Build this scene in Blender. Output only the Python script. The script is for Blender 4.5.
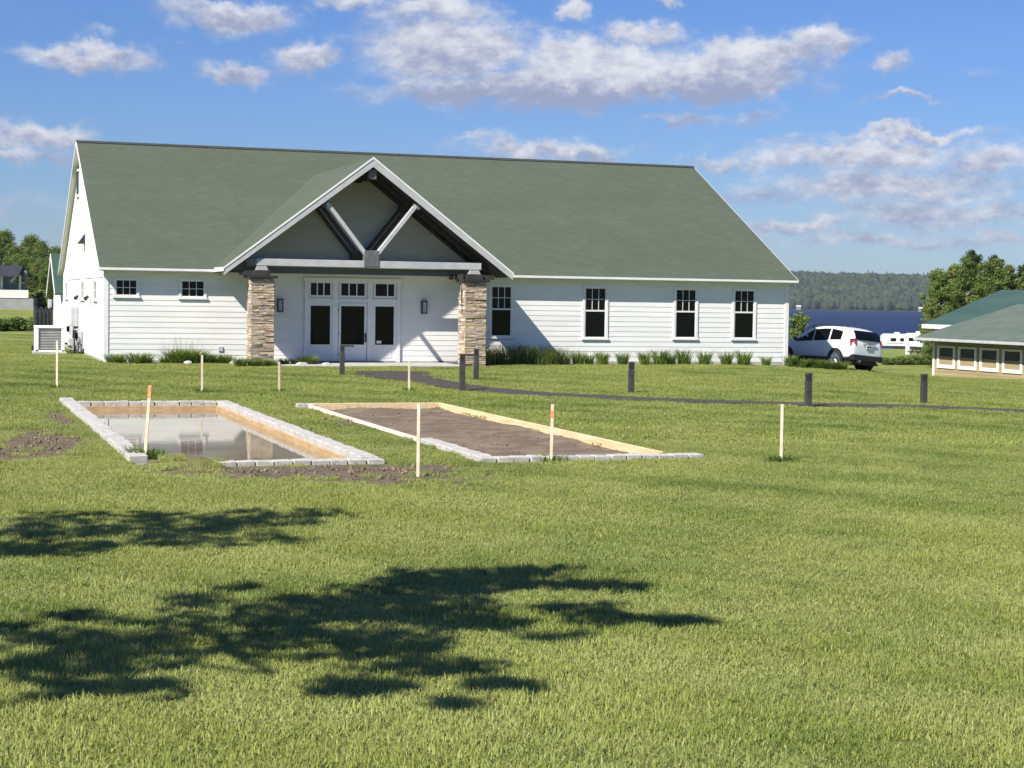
import bpy, bmesh, math, random
import numpy as np
from mathutils import Vector, Matrix
random.seed(7); RNG = np.random.default_rng(7)
for o in list(bpy.data.objects): bpy.data.objects.remove(o)
SC = bpy.context.scene
COL = SC.collection
R = math.radians

# ------------------------------------------------------------------ camera
F, CX, CY, CZ, YAW, PIT, ROL = 1734.93, -5.699, -61.791, 2.4315, .3230, .0489, .0147
s_, c_ = math.sin(YAW), math.cos(YAW)
FW = np.array([s_*math.cos(PIT), c_*math.cos(PIT), -math.sin(PIT)])
RT0 = np.array([c_, -s_, 0.]); UP0 = np.cross(RT0, FW)
RT = math.cos(ROL)*RT0 + math.sin(ROL)*UP0
UP = -math.sin(ROL)*RT0 + math.cos(ROL)*UP0
CAM = np.array([CX, CY, CZ])
cd = bpy.data.cameras.new('camera'); cam = bpy.data.objects.new('camera', cd); COL.objects.link(cam)
cd.sensor_width = 36; cd.lens = 36*F/1024; cd.clip_start = .1; cd.clip_end = 20000
M4 = Matrix(((RT[0], UP[0], -FW[0], CX), (RT[1], UP[1], -FW[1], CY), (RT[2], UP[2], -FW[2], CZ), (0, 0, 0, 1)))
cam.matrix_world = M4
SC.camera = cam
def ray(px, py):
    return FW + RT*(px-512)/F + UP*(384-py)/F
def at(px, py, d): return CAM + ray(px, py)*d

# ------------------------------------------------------------------ light
HAZE_D = .00007
SUN = np.array([-4.13, -2.41, 4.67]); SUN = SUN/np.linalg.norm(SUN)      # towards the sun
SUN_EL = math.asin(SUN[2]); SUN_AZ = math.atan2(SUN[0], SUN[1])
SC.view_settings.view_transform = 'Standard'; SC.view_settings.look = 'None'
SC.view_settings.gamma = 1; SC.view_settings.use_curve_mapping = False
SC.view_settings.exposure = 0.74
SC.cycles.max_bounces = 6; SC.cycles.diffuse_bounces = 2; SC.cycles.glossy_bounces = 3; SC.cycles.transmission_bounces = 3; SC.cycles.transparent_max_bounces = 4
sd = bpy.data.lights.new('sun', 'SUN'); sd.energy = 5.0; sd.angle = R(.53); sd.color = (1, .94, .84)
so = bpy.data.objects.new('sun', sd); COL.objects.link(so); so.location = (-60, -40, 70)
so.rotation_euler = Vector(-SUN).to_track_quat('-Z', 'Y').to_euler()

class NT:
    """small helper for node trees"""
    def __init__(s, tree): s.t = tree; s.n = tree.nodes; s.l = tree.links
    def set(s, sock, v):
        if v is None: return
        if isinstance(v, bpy.types.NodeSocket): s.l.new(v, sock)
        else:
            if isinstance(v, (tuple, list)) and len(v) == 3 and sock.type == 'RGBA': v = (*v, 1)
            sock.default_value = v
    def new(s, typ, **kw):
        n = s.n.new(typ)
        for k, v in kw.items(): setattr(n, k, v)
        return n
    def m(s, op, a, b=None, c=None, clamp=False):
        n = s.new('ShaderNodeMath', operation=op); n.use_clamp = clamp
        for i, v in enumerate((a, b, c)): s.set(n.inputs[i], v)
        return n.outputs[0]
    def v(s, op, a, b=None, sc=None):
        n = s.new('ShaderNodeVectorMath', operation=op)
        s.set(n.inputs[0], a); s.set(n.inputs[1], b)
        if sc is not None: s.set(n.inputs['Scale'], sc)
        return n.outputs[1] if op in ('DOT_PRODUCT', 'LENGTH', 'DISTANCE') else n.outputs[0]
    def mix(s, f, a, b, mode='MIX'):
        n = s.new('ShaderNodeMix', data_type='RGBA', blend_type=mode)
        s.set(n.inputs[0], f); s.set(n.inputs[6], a); s.set(n.inputs[7], b)
        return n.outputs[2]
    def noise(s, vec, scale, detail=4, rough=.55, out=0, dim='3D'):
        n = s.new('ShaderNodeTexNoise', noise_dimensions=dim)
        s.set(n.inputs['Vector'], vec); s.set(n.inputs['Scale'], scale)
        n.inputs['Detail'].default_value = detail; n.inputs['Roughness'].default_value = rough
        return n.outputs[out]
    def rng(s, v, a, b, c=0., d=1., smooth=True):
        n = s.new('ShaderNodeMapRange'); n.interpolation_type = 'SMOOTHSTEP' if smooth else 'LINEAR'
        for i, x in enumerate((v, a, b, c, d)): s.set(n.inputs[i], x)
        return n.outputs[0]
    def sep(s, v):
        n = s.new('ShaderNodeSeparateXYZ'); s.set(n.inputs[0], v); return n.outputs
    def comb(s, x, y, z):
        n = s.new('ShaderNodeCombineXYZ')
        for i, k in enumerate((x, y, z)): s.set(n.inputs[i], k)
        return n.outputs[0]

# ------------------------------------------------------------------ world: Nishita sky with cumulus
W = bpy.data.worlds.new('World'); SC.world = W; W.use_nodes = True
W.node_tree.nodes.clear(); nt = NT(W.node_tree)
sky = nt.new('ShaderNodeTexSky'); sky.sky_type = 'NISHITA'; sky.sun_disc = False
sky.sun_elevation = SUN_EL; sky.sun_rotation = SUN_AZ % (2*math.pi)
sky.altitude = 200; sky.air_density = 1.25; sky.dust_density = .1; sky.ozone_density = 3.2
DIRV = nt.new('ShaderNodeTexCoord').outputs['Generated']
DIRV = nt.v('NORMALIZE', DIRV)
w1 = nt.noise(DIRV, 26, 5, .62, 1); w1 = nt.v('SUBTRACT', w1, (.5, .5, .5))
w2 = nt.noise(DIRV, 90, 4, .6, 1); w2 = nt.v('SUBTRACT', w2, (.5, .5, .5))
dw = nt.v('ADD', DIRV, nt.v('ADD', nt.v('SCALE', w1, sc=.030), nt.v('SCALE', w2, sc=.011)))
x_, y_, z_ = nt.sep(dw)
U = nt.m('ARCTAN2', x_, y_); V = nt.m('ARCSINE', z_)
# clouds by their bearing and height in the sky (cx, cy, half width, half height, thickness)
CL = [(235,14,62,14,1.),(215,8,30,10,.8),(85,56,66,12,1.),(100,33,20,7,.5),(235,70,34,12,1.),(312,55,32,13,1.),(350,3,36,8,.8),
      (40,135,44,12,1.),(20,152,50,9,.8),(30,205,60,14,.4),
      (450,50,82,28,1.12),(440,12,60,14,1.05),(515,90,122,17,1.25),(600,70,80,28,1.2),(640,32,42,13,.9),(705,78,95,19,1.25),(765,56,60,17,1.1),
      (820,42,32,13,1.),(575,16,16,9,.9),(893,62,24,9,.8),(900,98,36,4,.8),(665,1,14,4,.8),(970,76,22,6,.4),
      (540,152,90,11,.8),(590,153,32,9,.9),(468,141,22,6,.6),(680,120,46,8,.6),(755,117,22,9,.6),(910,135,66,7,1.),
      (860,155,130,15,.9),(890,186,140,19,.85),(940,212,110,15,.78),(800,226,64,8,.8),(890,240,100,8,.7),(720,158,34,9,.8),(985,165,50,14,.8),(760,190,50,10,.6),(1010,235,40,9,.7)]
sumg = None; sums = (0., 0., 0.)
UV = nt.comb(U, V, 0.)
def madd(a, b, c):
    n = nt.new('ShaderNodeVectorMath', operation='MULTIPLY_ADD'); nt.set(n.inputs[0], a); nt.set(n.inputs[1], b); nt.set(n.inputs[2], c); return n.outputs[0]
for cx, cy, rx, ry, th in CL:
    d = ray(cx, cy); d = d/np.linalg.norm(d)
    u0, v0 = math.atan2(d[0], d[1]), math.asin(d[2])
    a, b = rx/F*1.08, ry/F*1.12
    q = madd(UV, (1/a, 1/b, 0.), (-u0/a, -v0/b, 0.))
    g = nt.m('POWER', 2.718, nt.m('MULTIPLY_ADD', nt.v('DOT_PRODUCT', q, q), -1., math.log(th)))
    sumg = g if sumg is None else nt.m('MAXIMUM', sumg, g)
    sums = madd(q, g, sums)
sums = nt.sep(sums)[1]
# the same kind of cloud goes on all round
gx, gy, gz = nt.sep(DIRV)
pl = nt.v('DIVIDE', DIRV, nt.comb(nt.m('ADD', gz, .12), nt.m('ADD', gz, .12), nt.m('ADD', gz, .12)))
gn = nt.noise(pl, 1.3, 5, .55)
vd = FW/np.linalg.norm(FW)
away = nt.rng(nt.v('DOT_PRODUCT', DIRV, tuple(vd)), .95, .88)
gen = nt.m('MULTIPLY', nt.m('MULTIPLY', nt.rng(gn, .57, .80), away), nt.rng(gz, 0.0, .08))
fine = nt.noise(nt.v('MULTIPLY', DIRV, (1, 1, 2.2)), 46, 7, .62)
den = nt.m('ADD', sumg, nt.m('MULTIPLY', nt.m('SUBTRACT', fine, .5), .95))
dens = nt.rng(den, .12, .82)
dens = nt.m('MAXIMUM', nt.m('MULTIPLY', dens, .93), nt.m('MULTIPLY', gen, .85))
shade = nt.m('ADD', nt.m('MULTIPLY', sums, .75), nt.m('MULTIPLY', nt.m('SUBTRACT', nt.noise(nt.v('MULTIPLY', DIRV, (1, 1, 1.8)), 70, 6, .6), .5), 2.2))
lit = nt.rng(shade, -.6, .8)
ccol = nt.mix(lit, (4.0, 4.5, 6.4), (9.6, 9.7, 10.2))
skyc = nt.mix(dens, nt.mix(1., sky.outputs[0], (.55, .76, 1.28), 'MULTIPLY'), ccol)
bg = nt.new('ShaderNodeBackground'); nt.set(bg.inputs[0], skyc); bg.inputs[1].default_value = .052
wo = nt.new('ShaderNodeOutputWorld'); nt.l.new(bg.outputs[0], wo.inputs[0])
W.cycles.sampling_method = 'MANUAL'; W.cycles.sample_map_resolution = 512

# ------------------------------------------------------------------ materials
MATS = {}
def mat(name, c1, c2=None, scale=3., rough=.7, bump=0., bscale=None, detail=5, metal=0., spec=.5, stretch=(1, 1, 1), lo=.35, hi=.65, coat=0.):
    if name in MATS: return MATS[name]
    m = bpy.data.materials.new(name); m.use_nodes = True; t = NT(m.node_tree)
    p = t.n['Principled BSDF']
    pos = t.new('ShaderNodeNewGeometry').outputs['Position']
    sp = t.v('MULTIPLY', pos, stretch)
    if c2 is not None:
        f = t.rng(t.noise(sp, scale, detail, .6), lo, hi)
        t.set(p.inputs['Base Color'], t.mix(f, c1, c2))
    else: p.inputs['Base Color'].default_value = (*c1, 1)
    p.inputs['Roughness'].default_value = rough; p.inputs['Metallic'].default_value = metal
    p.inputs['Specular IOR Level'].default_value = spec; p.inputs['Coat Weight'].default_value = coat
    if bump:
        b = t.new('ShaderNodeBump'); b.inputs['Strength'].default_value = 1; b.inputs['Distance'].default_value = bump
        t.set(b.inputs['Height'], t.noise(sp, bscale or scale*4, 6, .65)); t.l.new(b.outputs[0], p.inputs['Normal'])
    MATS[name] = m; return m
mat('white_siding', (.73, .725, .705), (.80, .795, .775), .9, .55, .002, 30, stretch=(.5, .5, 3))
mat('white_trim', (.72, .72, .71), (.78, .78, .77), 2, .5)
mat('wall_core', (.60, .60, .60), (.66, .66, .66), 2, .7)
mat('gray_paint', (.40, .405, .41), (.47, .475, .48), 2.5, .55, .002, 20)
mat('gray_block', (.10, .105, .11), (.14, .145, .15), 4, .6)
mat('dark_wood', (.022, .019, .016), (.045, .037, .03), 5, .75, .003, 40, stretch=(1, .2, 1))
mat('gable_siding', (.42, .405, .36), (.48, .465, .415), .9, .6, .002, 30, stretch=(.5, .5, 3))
mat('glass_dark', (.004, .005, .006), rough=.04, spec=.16)
mat('frame_gray', (.30, .32, .33), rough=.5)
mat('black_metal', (.02, .02, .022), (.03, .03, .032), 8, .45)
mat('bronze_metal', (.035, .034, .034), (.055, .053, .052), 6, .5)
mat('concrete', (.36, .35, .33), (.46, .45, .42), 1.6, .9, .004, 60)
mat('block_stone', (.36, .345, .315), (.48, .465, .43), 7, .93, .006, 45)
mat('lumber', (.58, .43, .24), (.70, .55, .34), 2.2, .75, .002, 30, stretch=(4, .6, 8))
mat('lumber_wet', (.40, .26, .125), (.52, .36, .19), 1.8, .55, .002, 30, stretch=(3, .8, 8))
mat('lumber_pale', (.68, .60, .46), (.78, .71, .58), 3, .75, .002, 30)
mat('stake_wood', (.56, .47, .34), (.68, .59, .46), 6, .8, .001, 60)
mat('orange_paint', (.75, .22, .08), (.8, .33, .16), 14, .7)
mat('utility_gray', (.42, .43, .44), (.5, .51, .52), 3, .5)
mat('black_plastic', (.02, .022, .024), (.032, .034, .036), 5, .5)
mat('teal_roof', (.044, .084, .056), (.058, .104, .071), .7, .38, .002, 3, stretch=(1, .3, 1))
mat('weathered_roof', (.080, .108, .084), (.105, .132, .104), 1.1, .75, .006, 14)
mat('tan_siding', (.30, .235, .128), (.355, .285, .16), 1.2, .7, .002, 20, stretch=(1, .4, 4))
mat('screen_dark', (.035, .035, .03), (.05, .05, .042), 4, .6)
mat('car_white', (.80, .81, .82), rough=.28, spec=.5, coat=.8)
mat('car_black', (.015, .015, .017), rough=.55)
mat('tyre_rubber', (.018, .018, .018), (.028, .027, .026), 20, .85)
mat('alloy', (.55, .56, .57), rough=.3, metal=.9)
mat('lamp_red', (.22, .008, .010), rough=.15, coat=.6)
mat('lamp_clear', (.45, .16, .16), rough=.15)
mat('chrome', (.7, .7, .71), rough=.15, metal=1)
mat('plate_white', (.72, .74, .78), rough=.5)
mat('bark', (.085, .065, .05), (.16, .13, .105), 6, .9, .02, 14, stretch=(2, 2, .4))
mat('bark_pale', (.26, .235, .20), (.36, .33, .29), 6, .9, .01, 14, stretch=(2, 2, .4))
mat('house_dark_roof', (.022, .024, .03), (.035, .037, .044), 2, .7)
mat('house_gray', (.22, .225, .23), (.28, .285, .29), 1, .8)
mat('house_white', (.68, .67, .62), (.76, .75, .71), 1, .7)
mat('green_canvas', (.09, .12, .11), (.13, .16, .15), 2, .7)
mat('gravel', (.022, .018, .014), (.088, .076, .062), 22, .95, .03, 26, lo=.3, hi=.7)
mat('soil_bed', (.125, .090, .058), (.195, .148, .10), 2.2, .97, .02, 24)
mat('clod', (.14, .10, .06), (.25, .19, .125), 7, .97, .02, 30)

def leaf_mat(name, c1, c2, scale=.25, trans=.35):
    m = bpy.data.materials.new(name); m.use_nodes = True; t = NT(m.node_tree); p = t.n['Principled BSDF']
    at_ = t.new('ShaderNodeAttribute', attribute_name='tint').outputs['Fac']
    pos = t.new('ShaderNodeNewGeometry').outputs['Position']
    n1 = t.rng(t.noise(pos, scale, 3), .3, .7)
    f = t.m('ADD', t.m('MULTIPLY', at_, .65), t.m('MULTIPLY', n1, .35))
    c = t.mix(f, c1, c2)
    t.set(p.inputs['Base Color'], c); p.inputs['Roughness'].default_value = .6; p.inputs['Specular IOR Level'].default_value = .25
    tr = t.new('ShaderNodeBsdfTranslucent'); t.set(tr.inputs[0], t.mix(.25, c, (.35, .42, .05)))
    mx = t.new('ShaderNodeMixShader'); mx.inputs[0].default_value = trans
    t.l.new(p.outputs[0], mx.inputs[1]); t.l.new(tr.outputs[0], mx.inputs[2])
    t.l.new(mx.outputs[0], t.n['Material Output'].inputs[0]); MATS[name] = m
leaf_mat('leaf_mid', (.075, .12, .024), (.19, .255, .062))
leaf_mat('leaf_olive', (.10, .135, .028), (.235, .28, .075))
leaf_mat('leaf_dark', (.022, .044, .013), (.06, .095, .03))
leaf_mat('leaf_light', (.075, .125, .02), (.17, .24, .05))
leaf_mat('leaf_daylily', (.075, .13, .024), (.19, .27, .06), 1.)
leaf_mat('leaf_tall', (.10, .14, .04), (.20, .25, .08), 1.)

# ------------------------------------------------------------------ terrain
def sst(a, b, x):
    t = np.clip((np.asarray(x, float)-a)/(b-a), 0, 1); return t*t*(3-2*t)
ZC = -.14
C1 = (-2.90, .77, -36.42, -21.80)      # bocce court with water (outer edges x0 x1 y0 y1)
C2 = (2.28, 5.46, -36.50, -23.30)      # bocce court with soil
TE = np.array([0, 72, 76, 80, 87, 100, 130, 160, 280, 356, 600, 900, 1e5]); TZ = np.array([0, 0, -.12, -.36, -.80, -1.15, -1.5, -1.85, -4.3, -6.15, -12, -16, -16])
def ground(x, y, pit=True):
    x = np.asarray(x, float); y = np.asarray(y, float)
    rx, ry = x-CX, y-CY
    d = rx*s_ + ry*c_; l = rx*c_ - ry*s_
    z = np.full(x.shape, -.10)
    z = z + .10*sst(40, 55, d)
    dn = np.clip(1-d/18., 0, 1.6); z = z + .79*np.minimum(dn, 1.25)**2
    e = rx*.495 + ry*.869
    fall = np.interp(e, TE, TZ)
    wr = sst(-6, 9, l - .02*(d-70))
    z = z + fall*wr
    z = z - .56*sst(8, 20, l)*sst(30, 62, d)*(1-.6*sst(200, 350, d))
    wl = 1-sst(-34, -16, l)
    z = z + wl*(.0088*np.clip(d-78, 0, 120) + 5*sst(190, 420, d))
    z = z + .035*np.sin(x*.21+1.3)*np.sin(y*.17+.4)*sst(3, 12, np.abs(y+10))
    if pit:
        for (a, b, c, e2), dz in ((C1, -.42), (C2, -.10)):
            ins = np.minimum(np.minimum(x-a, b-x), np.minimum(y-c, e2-y))
            k = np.clip((ins-.06)/.12, 0, 1)
            z = np.where(ins > 0, z*(1-k) + k*(.04+ZC+dz), z)
        bp = .26*np.exp(-(((x+2.2)/.85)**2+((y+36.42)/.5)**2)*1.3)*(1+.3*np.sin(x*9+y*5)*np.sin(y*11-x*4)); z = np.where(bp > .04, np.maximum(z, bp-.20), z)
    return z
def gz1(x, y): return float(ground(np.array([x]), np.array([y]), False)[0])
def on_ground(px, py):
    r = ray(px, py); t = (0-CZ)/r[2]
    if t < 0: t = 400
    ts = np.concatenate([np.linspace(3, 120, 2400), np.linspace(120, 800, 1400)])
    P = CAM[None] + ts[:, None]*r[None]
    h = P[:, 2]-ground(P[:, 0], P[:, 1], False)
    i = np.argmax(h < 0)
    return P[i]

# ------------------------------------------------------------------ object helpers
def prop(o, label=None, cat=None, group=None, kind=None):
    if label: o['label'] = label
    if cat: o['category'] = cat
    if group: o['group'] = group
    if kind: o['kind'] = kind
    return o
def thing(name, loc, label, cat, group=None, rz=0):
    o = bpy.data.objects.new(name, None); COL.objects.link(o); o.location = loc; o.rotation_euler = (0, 0, rz)
    o.empty_display_size = .3
    return prop(o, label, cat, group)
def link(name, me, parent=None, loc=None):
    o = bpy.data.objects.new(name, me); COL.objects.link(o)
    if parent is not None: o.parent = parent
    if loc is not None: o.location = loc
    return o
def copy_tree(o, parent=None):
    c = o.copy(); COL.objects.link(c); c.parent = parent
    for ch in list(o.children): copy_tree(ch, c)
    return c
class MB:
    def __init__(s): s.v = []; s.f = []
    def poly(s, vs, fs):
        n = len(s.v); s.v += [tuple(map(float, p)) for p in vs]; s.f += [tuple(n+i for i in f) for f in fs]; return s
    def box(s, x0, x1, y0, y1, z0, z1):
        return s.poly([(x0,y0,z0),(x1,y0,z0),(x1,y1,z0),(x0,y1,z0),(x0,y0,z1),(x1,y0,z1),(x1,y1,z1),(x0,y1,z1)],
               [(0,3,2,1),(4,5,6,7),(0,1,5,4),(1,2,6,5),(2,3,7,6),(3,0,4,7)])
    def prism(s, pts, vec):
        """polygon pts extruded by vec (pts counter-clockwise seen against vec)"""
        n = len(pts); vec = np.array(vec, float)
        a = [np.array(p, float) for p in pts]
        vs = a + [p+vec for p in a]
        return s.poly(vs, [tuple(range(n))[::-1], tuple(range(n, 2*n))] + [(i, (i+1) % n, n+(i+1) % n, n+i) for i in range(n)])
    def bar(s, p, q, w, h, up=(0, 0, 1)):
        p = np.array(p, float); q = np.array(q, float); d = (q-p)/np.linalg.norm(q-p)
        sd = np.cross(d, up)
        if np.linalg.norm(sd) < 1e-6: sd = np.cross(d, (0, 1, 0))
        sd /= np.linalg.norm(sd); u = np.cross(sd, d)
        c = [sd*w/2*a+u*h/2*b for a, b in ((-1,-1),(1,-1),(1,1),(-1,1))]
        return s.poly([p+k for k in c]+[q+k for k in c], [(0,1,2,3),(7,6,5,4),(0,4,5,1),(1,5,6,2),(2,6,7,3),(3,7,4,0)])
    def tube(s, pts, rad, n=8, cap=True):
        pts = [np.array(p, float) for p in pts]
        if not hasattr(rad, '__len__'): rad = [rad]*len(pts)
        rings = []
        for i, p in enumerate(pts):
            d = pts[min(i+1, len(pts)-1)]-pts[max(i-1, 0)]; d = d/(np.linalg.norm(d)+1e-9)
            a = np.cross(d, (.31, .12, .94) if abs(d[2]) < .9 else (1, .1, 0)); a /= np.linalg.norm(a); b = np.cross(d, a)
            rings.append([p+rad[i]*(a*math.cos(t)+b*math.sin(t)) for t in np.linspace(0, 2*math.pi, n, endpoint=False)])
        vs = [v for r in rings for v in r]; fs = []
        for i in range(len(pts)-1):
            for j in range(n): fs.append((i*n+j, i*n+(j+1) % n, (i+1)*n+(j+1) % n, (i+1)*n+j))
        if cap: fs += [tuple(range(n))[::-1], tuple(range((len(pts)-1)*n, len(pts)*n))]
        return s.poly(vs, fs)
    def mesh(s, name, m, smooth=False, bevel=0., org=None):
        me = bpy.data.meshes.new(name)
        vs = s.v if org is None else [(a-org[0], b-org[1], c-org[2]) for a, b, c in s.v]
        me.from_pydata(vs, [], s.f); me.materials.append(MATS[m])
        bm = bmesh.new(); bm.from_mesh(me)
        bmesh.ops.recalc_face_normals(bm, faces=bm.faces)
        if bevel: bmesh.ops.bevel(bm, geom=bm.edges[:], offset=bevel, segments=1, affect='EDGES', profile=.5)
        bm.to_mesh(me); bm.free()
        if smooth: me.polygons.foreach_set('use_smooth', [True]*len(me.polygons))
        me.update(); return me
    def build(s, name, m, parent=None, smooth=False, bevel=0., world=True):
        org = None
        if parent is not None and world:
            org = [0, 0, 0]; p = parent
            while p is not None: org = [org[i]+p.location[i] for i in range(3)]; p = p.parent
        return link(name, s.mesh(name, m, smooth, bevel, org), parent)
def quads_mesh(name, V, m, tint=None, nv=4):
    """V: (n, nv, 3) array of faces"""
    n = len(V); me = bpy.data.meshes.new(name)
    me.vertices.add(n*nv); me.vertices.foreach_set('co', np.ascontiguousarray(V, np.float32).ravel())
    me.loops.add(n*nv); me.loops.foreach_set('vertex_index', np.arange(n*nv, dtype=np.int32))
    me.polygons.add(n); me.polygons.foreach_set('loop_start', np.arange(0, n*nv, nv, dtype=np.int32)); me.polygons.foreach_set('loop_total', np.full(n, nv, np.int32))
    me.materials.append(MATS[m])
    if tint is not None:
        a = me.attributes.new('tint', 'FLOAT', 'FACE'); a.data.foreach_set('value', np.asarray(tint, np.float32))
    me.update(); me.validate(); return me

def scatter(name, pts, scale, rot, protos, kind='stuff'):
    """instances of a few prototype meshes on points (geometry nodes)"""
    me = bpy.data.meshes.new(name); pts = np.asarray(pts, np.float32)
    me.vertices.add(len(pts)); me.vertices.foreach_set('co', pts.ravel())
    def attr(n, t, a):
        k = me.attributes.new(n, t, 'POINT'); k.data.foreach_set('vector' if t == 'FLOAT_VECTOR' else 'value', np.ascontiguousarray(a, np.float32 if t != 'INT' else np.int32).ravel())
    attr('sc', 'FLOAT_VECTOR', scale); attr('rt', 'FLOAT_VECTOR', rot); attr('pick', 'INT', RNG.integers(0, len(protos), len(pts)))
    o = link(name, me)
    cl = bpy.data.collections.new(name+'_prototypes')
    for i, p in enumerate(protos):
        po = bpy.data.objects.new('%s_piece_%d' % (name, i), p); cl.objects.link(po)
    g = bpy.data.node_groups.new(name+'_scatter', 'GeometryNodeTree')
    g.interface.new_socket('Geometry', in_out='INPUT', socket_type='NodeSocketGeometry')
    g.interface.new_socket('Geometry', in_out='OUTPUT', socket_type='NodeSocketGeometry')
    N = g.nodes; L = g.links
    gi = N.new('NodeGroupInput'); go = N.new('NodeGroupOutput')
    ci = N.new('GeometryNodeCollectionInfo'); ci.inputs[0].default_value = cl; ci.inputs[1].default_value = True; ci.inputs[2].default_value = True
    ip = N.new('GeometryNodeInstanceOnPoints'); ip.inputs['Pick Instance'].default_value = True
    def na(n, t):
        k = N.new('GeometryNodeInputNamedAttribute'); k.data_type = t; k.inputs[0].default_value = n; return k.outputs[0]
    L.new(gi.outputs[0], ip.inputs['Points']); L.new(ci.outputs[0], ip.inputs['Instance'])
    L.new(na('sc', 'FLOAT_VECTOR'), ip.inputs['Scale']); L.new(na('pick', 'INT'), ip.inputs['Instance Index'])
    er = N.new('FunctionNodeEulerToRotation'); L.new(na('rt', 'FLOAT_VECTOR'), er.inputs[0]); L.new(er.outputs[0], ip.inputs['Rotation'])
    L.new(ip.outputs[0], go.inputs[0])
    md = o.modifiers.new('scatter', 'NODES'); md.node_group = g
    return prop(o, kind=kind)

# ------------------------------------------------------------------ lawn sheet
def dirtmask(x, y):
    x = np.asarray(x, float)-.22; y = np.asarray(y, float)-.95
    def el(cx, cy, rx, ry, p=1.): 
        q = ((x-cx)/rx)**2+((y-cy)/ry)**2; return p*np.exp(-q*1.2)
    d = el(-.6, -38.25, 2.9, .95, 1.25)
    d = np.maximum(d, el(.1, -39.5, 2.0, .9, .95)); d = np.maximum(d, el(1.1, -38.6, 1.1, .5, .75))
    d = np.maximum(d, el(-4.2, -32.6, 1.1, 3.2, 1.05)); d = np.maximum(d, el(-5.3, -34.6, 1.6, 2.2, .95))
    d = np.maximum(d, el(-3.5, -27, .35, 3., .7)); d = np.maximum(d, el(-1.4, -43.5, 1.5, .6, .5))
    d = np.maximum(d, el(1.9, -28, .35, 3., .75)); d = np.maximum(d, el(3.6, -23.9, 1.8, .5, .5)); d = np.maximum(d, el(5.5, -31, .4, 5.5, .6))
    d = np.maximum(d, el(.9, -41., .8, .8, .4)); d = np.maximum(d, el(.1, -50.4, .7, .5, .38)); d = np.maximum(d, el(3.5, -38., 2, .3, .55))
    d = np.maximum(d, el(.9, -30., .3, 8, .45))
    d = np.maximum(d, el(-.8, 2, .5, 4, .7)); d = np.maximum(d, el(-1.2, 8, 1, 4, .6))
    return np.clip(d*1.18, 0, 1.3)
def axis(segs, far):
    a = []
    for x0, x1, st in segs: a += list(np.arange(x0, x1, st))
    a.append(segs[-1][1])
    st = segs[-1][2]; x = a[-1]
    while x < far: st *= 1.25; x += st; a.append(x)
    st = segs[0][2]; x = a[0]; b = []
    while x > -far: st *= 1.25; x -= st; b.append(x)
    return b[::-1]+a
ex = [C1[0]+.06, C1[0]+.18, C1[1]-.18, C1[1]-.06, C2[0]+.06, C2[0]+.18, C2[1]-.18, C2[1]-.06]
ey = [C1[2]+.06, C1[2]+.18, C1[3]-.18, C1[3]-.06, C2[2]+.06, C2[2]+.18, C2[3]-.18, C2[3]-.06]
xs = np.array(sorted(set(np.round(axis([(-30, -8, 2), (-8, 8, .16), (8, 30, .9), (30, 90, 1.5)], 5000)+ex, 4))))
ys = np.array(sorted(set(np.round(axis([(-75, -58, 1.), (-58, -42, .5), (-42, -20, .16), (-20, 40, 1.), (40, 140, 2.5)], 5000)+ey, 4))))
GX, GY = np.meshgrid(xs, ys)
GZ = ground(GX, GY)
nx, ny = len(xs), len(ys)
me = bpy.data.meshes.new('lawn')
me.vertices.add(nx*ny); me.vertices.foreach_set('co', np.stack([GX, GY, GZ], -1).astype(np.float32).ravel())
ii = (np.arange(ny-1)[:, None]*nx+np.arange(nx-1)[None]).ravel()
idx = np.stack([ii, ii+1, ii+1+nx, ii+nx], -1).astype(np.int32)
me.loops.add(idx.size); me.loops.foreach_set('vertex_index', idx.ravel())
me.polygons.add(len(idx)); me.polygons.foreach_set('loop_start', np.arange(0, idx.size, 4, dtype=np.int32)); me.polygons.foreach_set('loop_total', np.full(len(idx), 4, np.int32))
me.polygons.foreach_set('use_smooth', np.ones(len(idx), bool))
k = me.attributes.new('dirt', 'FLOAT', 'POINT'); k.data.foreach_set('value', dirtmask(GX, GY).astype(np.float32).ravel())
def inpit(x, y, m=0.):
    r = np.zeros(np.shape(x), bool)
    for a, b, c, e in (C1, C2): r |= (x > a-m) & (x < b+m) & (y > c-m) & (y < e+m)
    return r
k = me.attributes.new('pit', 'FLOAT', 'POINT'); k.data.foreach_set('value', inpit(GX, GY, -.05).astype(np.float32).ravel())
me.update(); me.validate()
def grass_color(t, pos):
    """colour of the turf at a place: mowing stripes, dry and lush patches"""
    big = t.rng(t.noise(pos, .16, 4, .55), .36, .62)
    med = t.rng(t.noise(pos, .55, 5, .65), .36, .68)
    px, py, pz = t.sep(pos)
    st = t.m('SINE', t.m('ADD', t.m('MULTIPLY', t.m('ADD', t.m('MULTIPLY', px, .80), t.m('MULTIPLY', py, .60)), 2.6), t.m('MULTIPLY', t.noise(pos, .25, 2), 4.)))
    st = t.rng(st, -.5, .5)
    c = t.mix(big, (.145, .205, .034), (.290, .335, .068))
    c = t.mix(t.m('MULTIPLY', med, .75), c, (.37, .40, .115))
    c = t.mix(t.m('MULTIPLY', st, .32), c, (.42, .46, .15))
    return c
m = bpy.data.materials.new('lawn'); m.use_nodes = True; t = NT(m.node_tree); p = t.n['Principled BSDF']
pos = t.new('ShaderNodeNewGeometry').outputs['Position']
gcol = grass_color(t, pos)
fn = t.noise(pos, 9, 5, .7); ff = t.noise(pos, 45, 4, .7)
gcol = t.mix(t.rng(fn, .3, .7), t.mix(.3, gcol, (.04, .06, .015)), gcol)
gcol = t.mix(t.m('MULTIPLY', t.rng(ff, .35, .65), .5), gcol, (.05, .06, .02))
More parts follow.
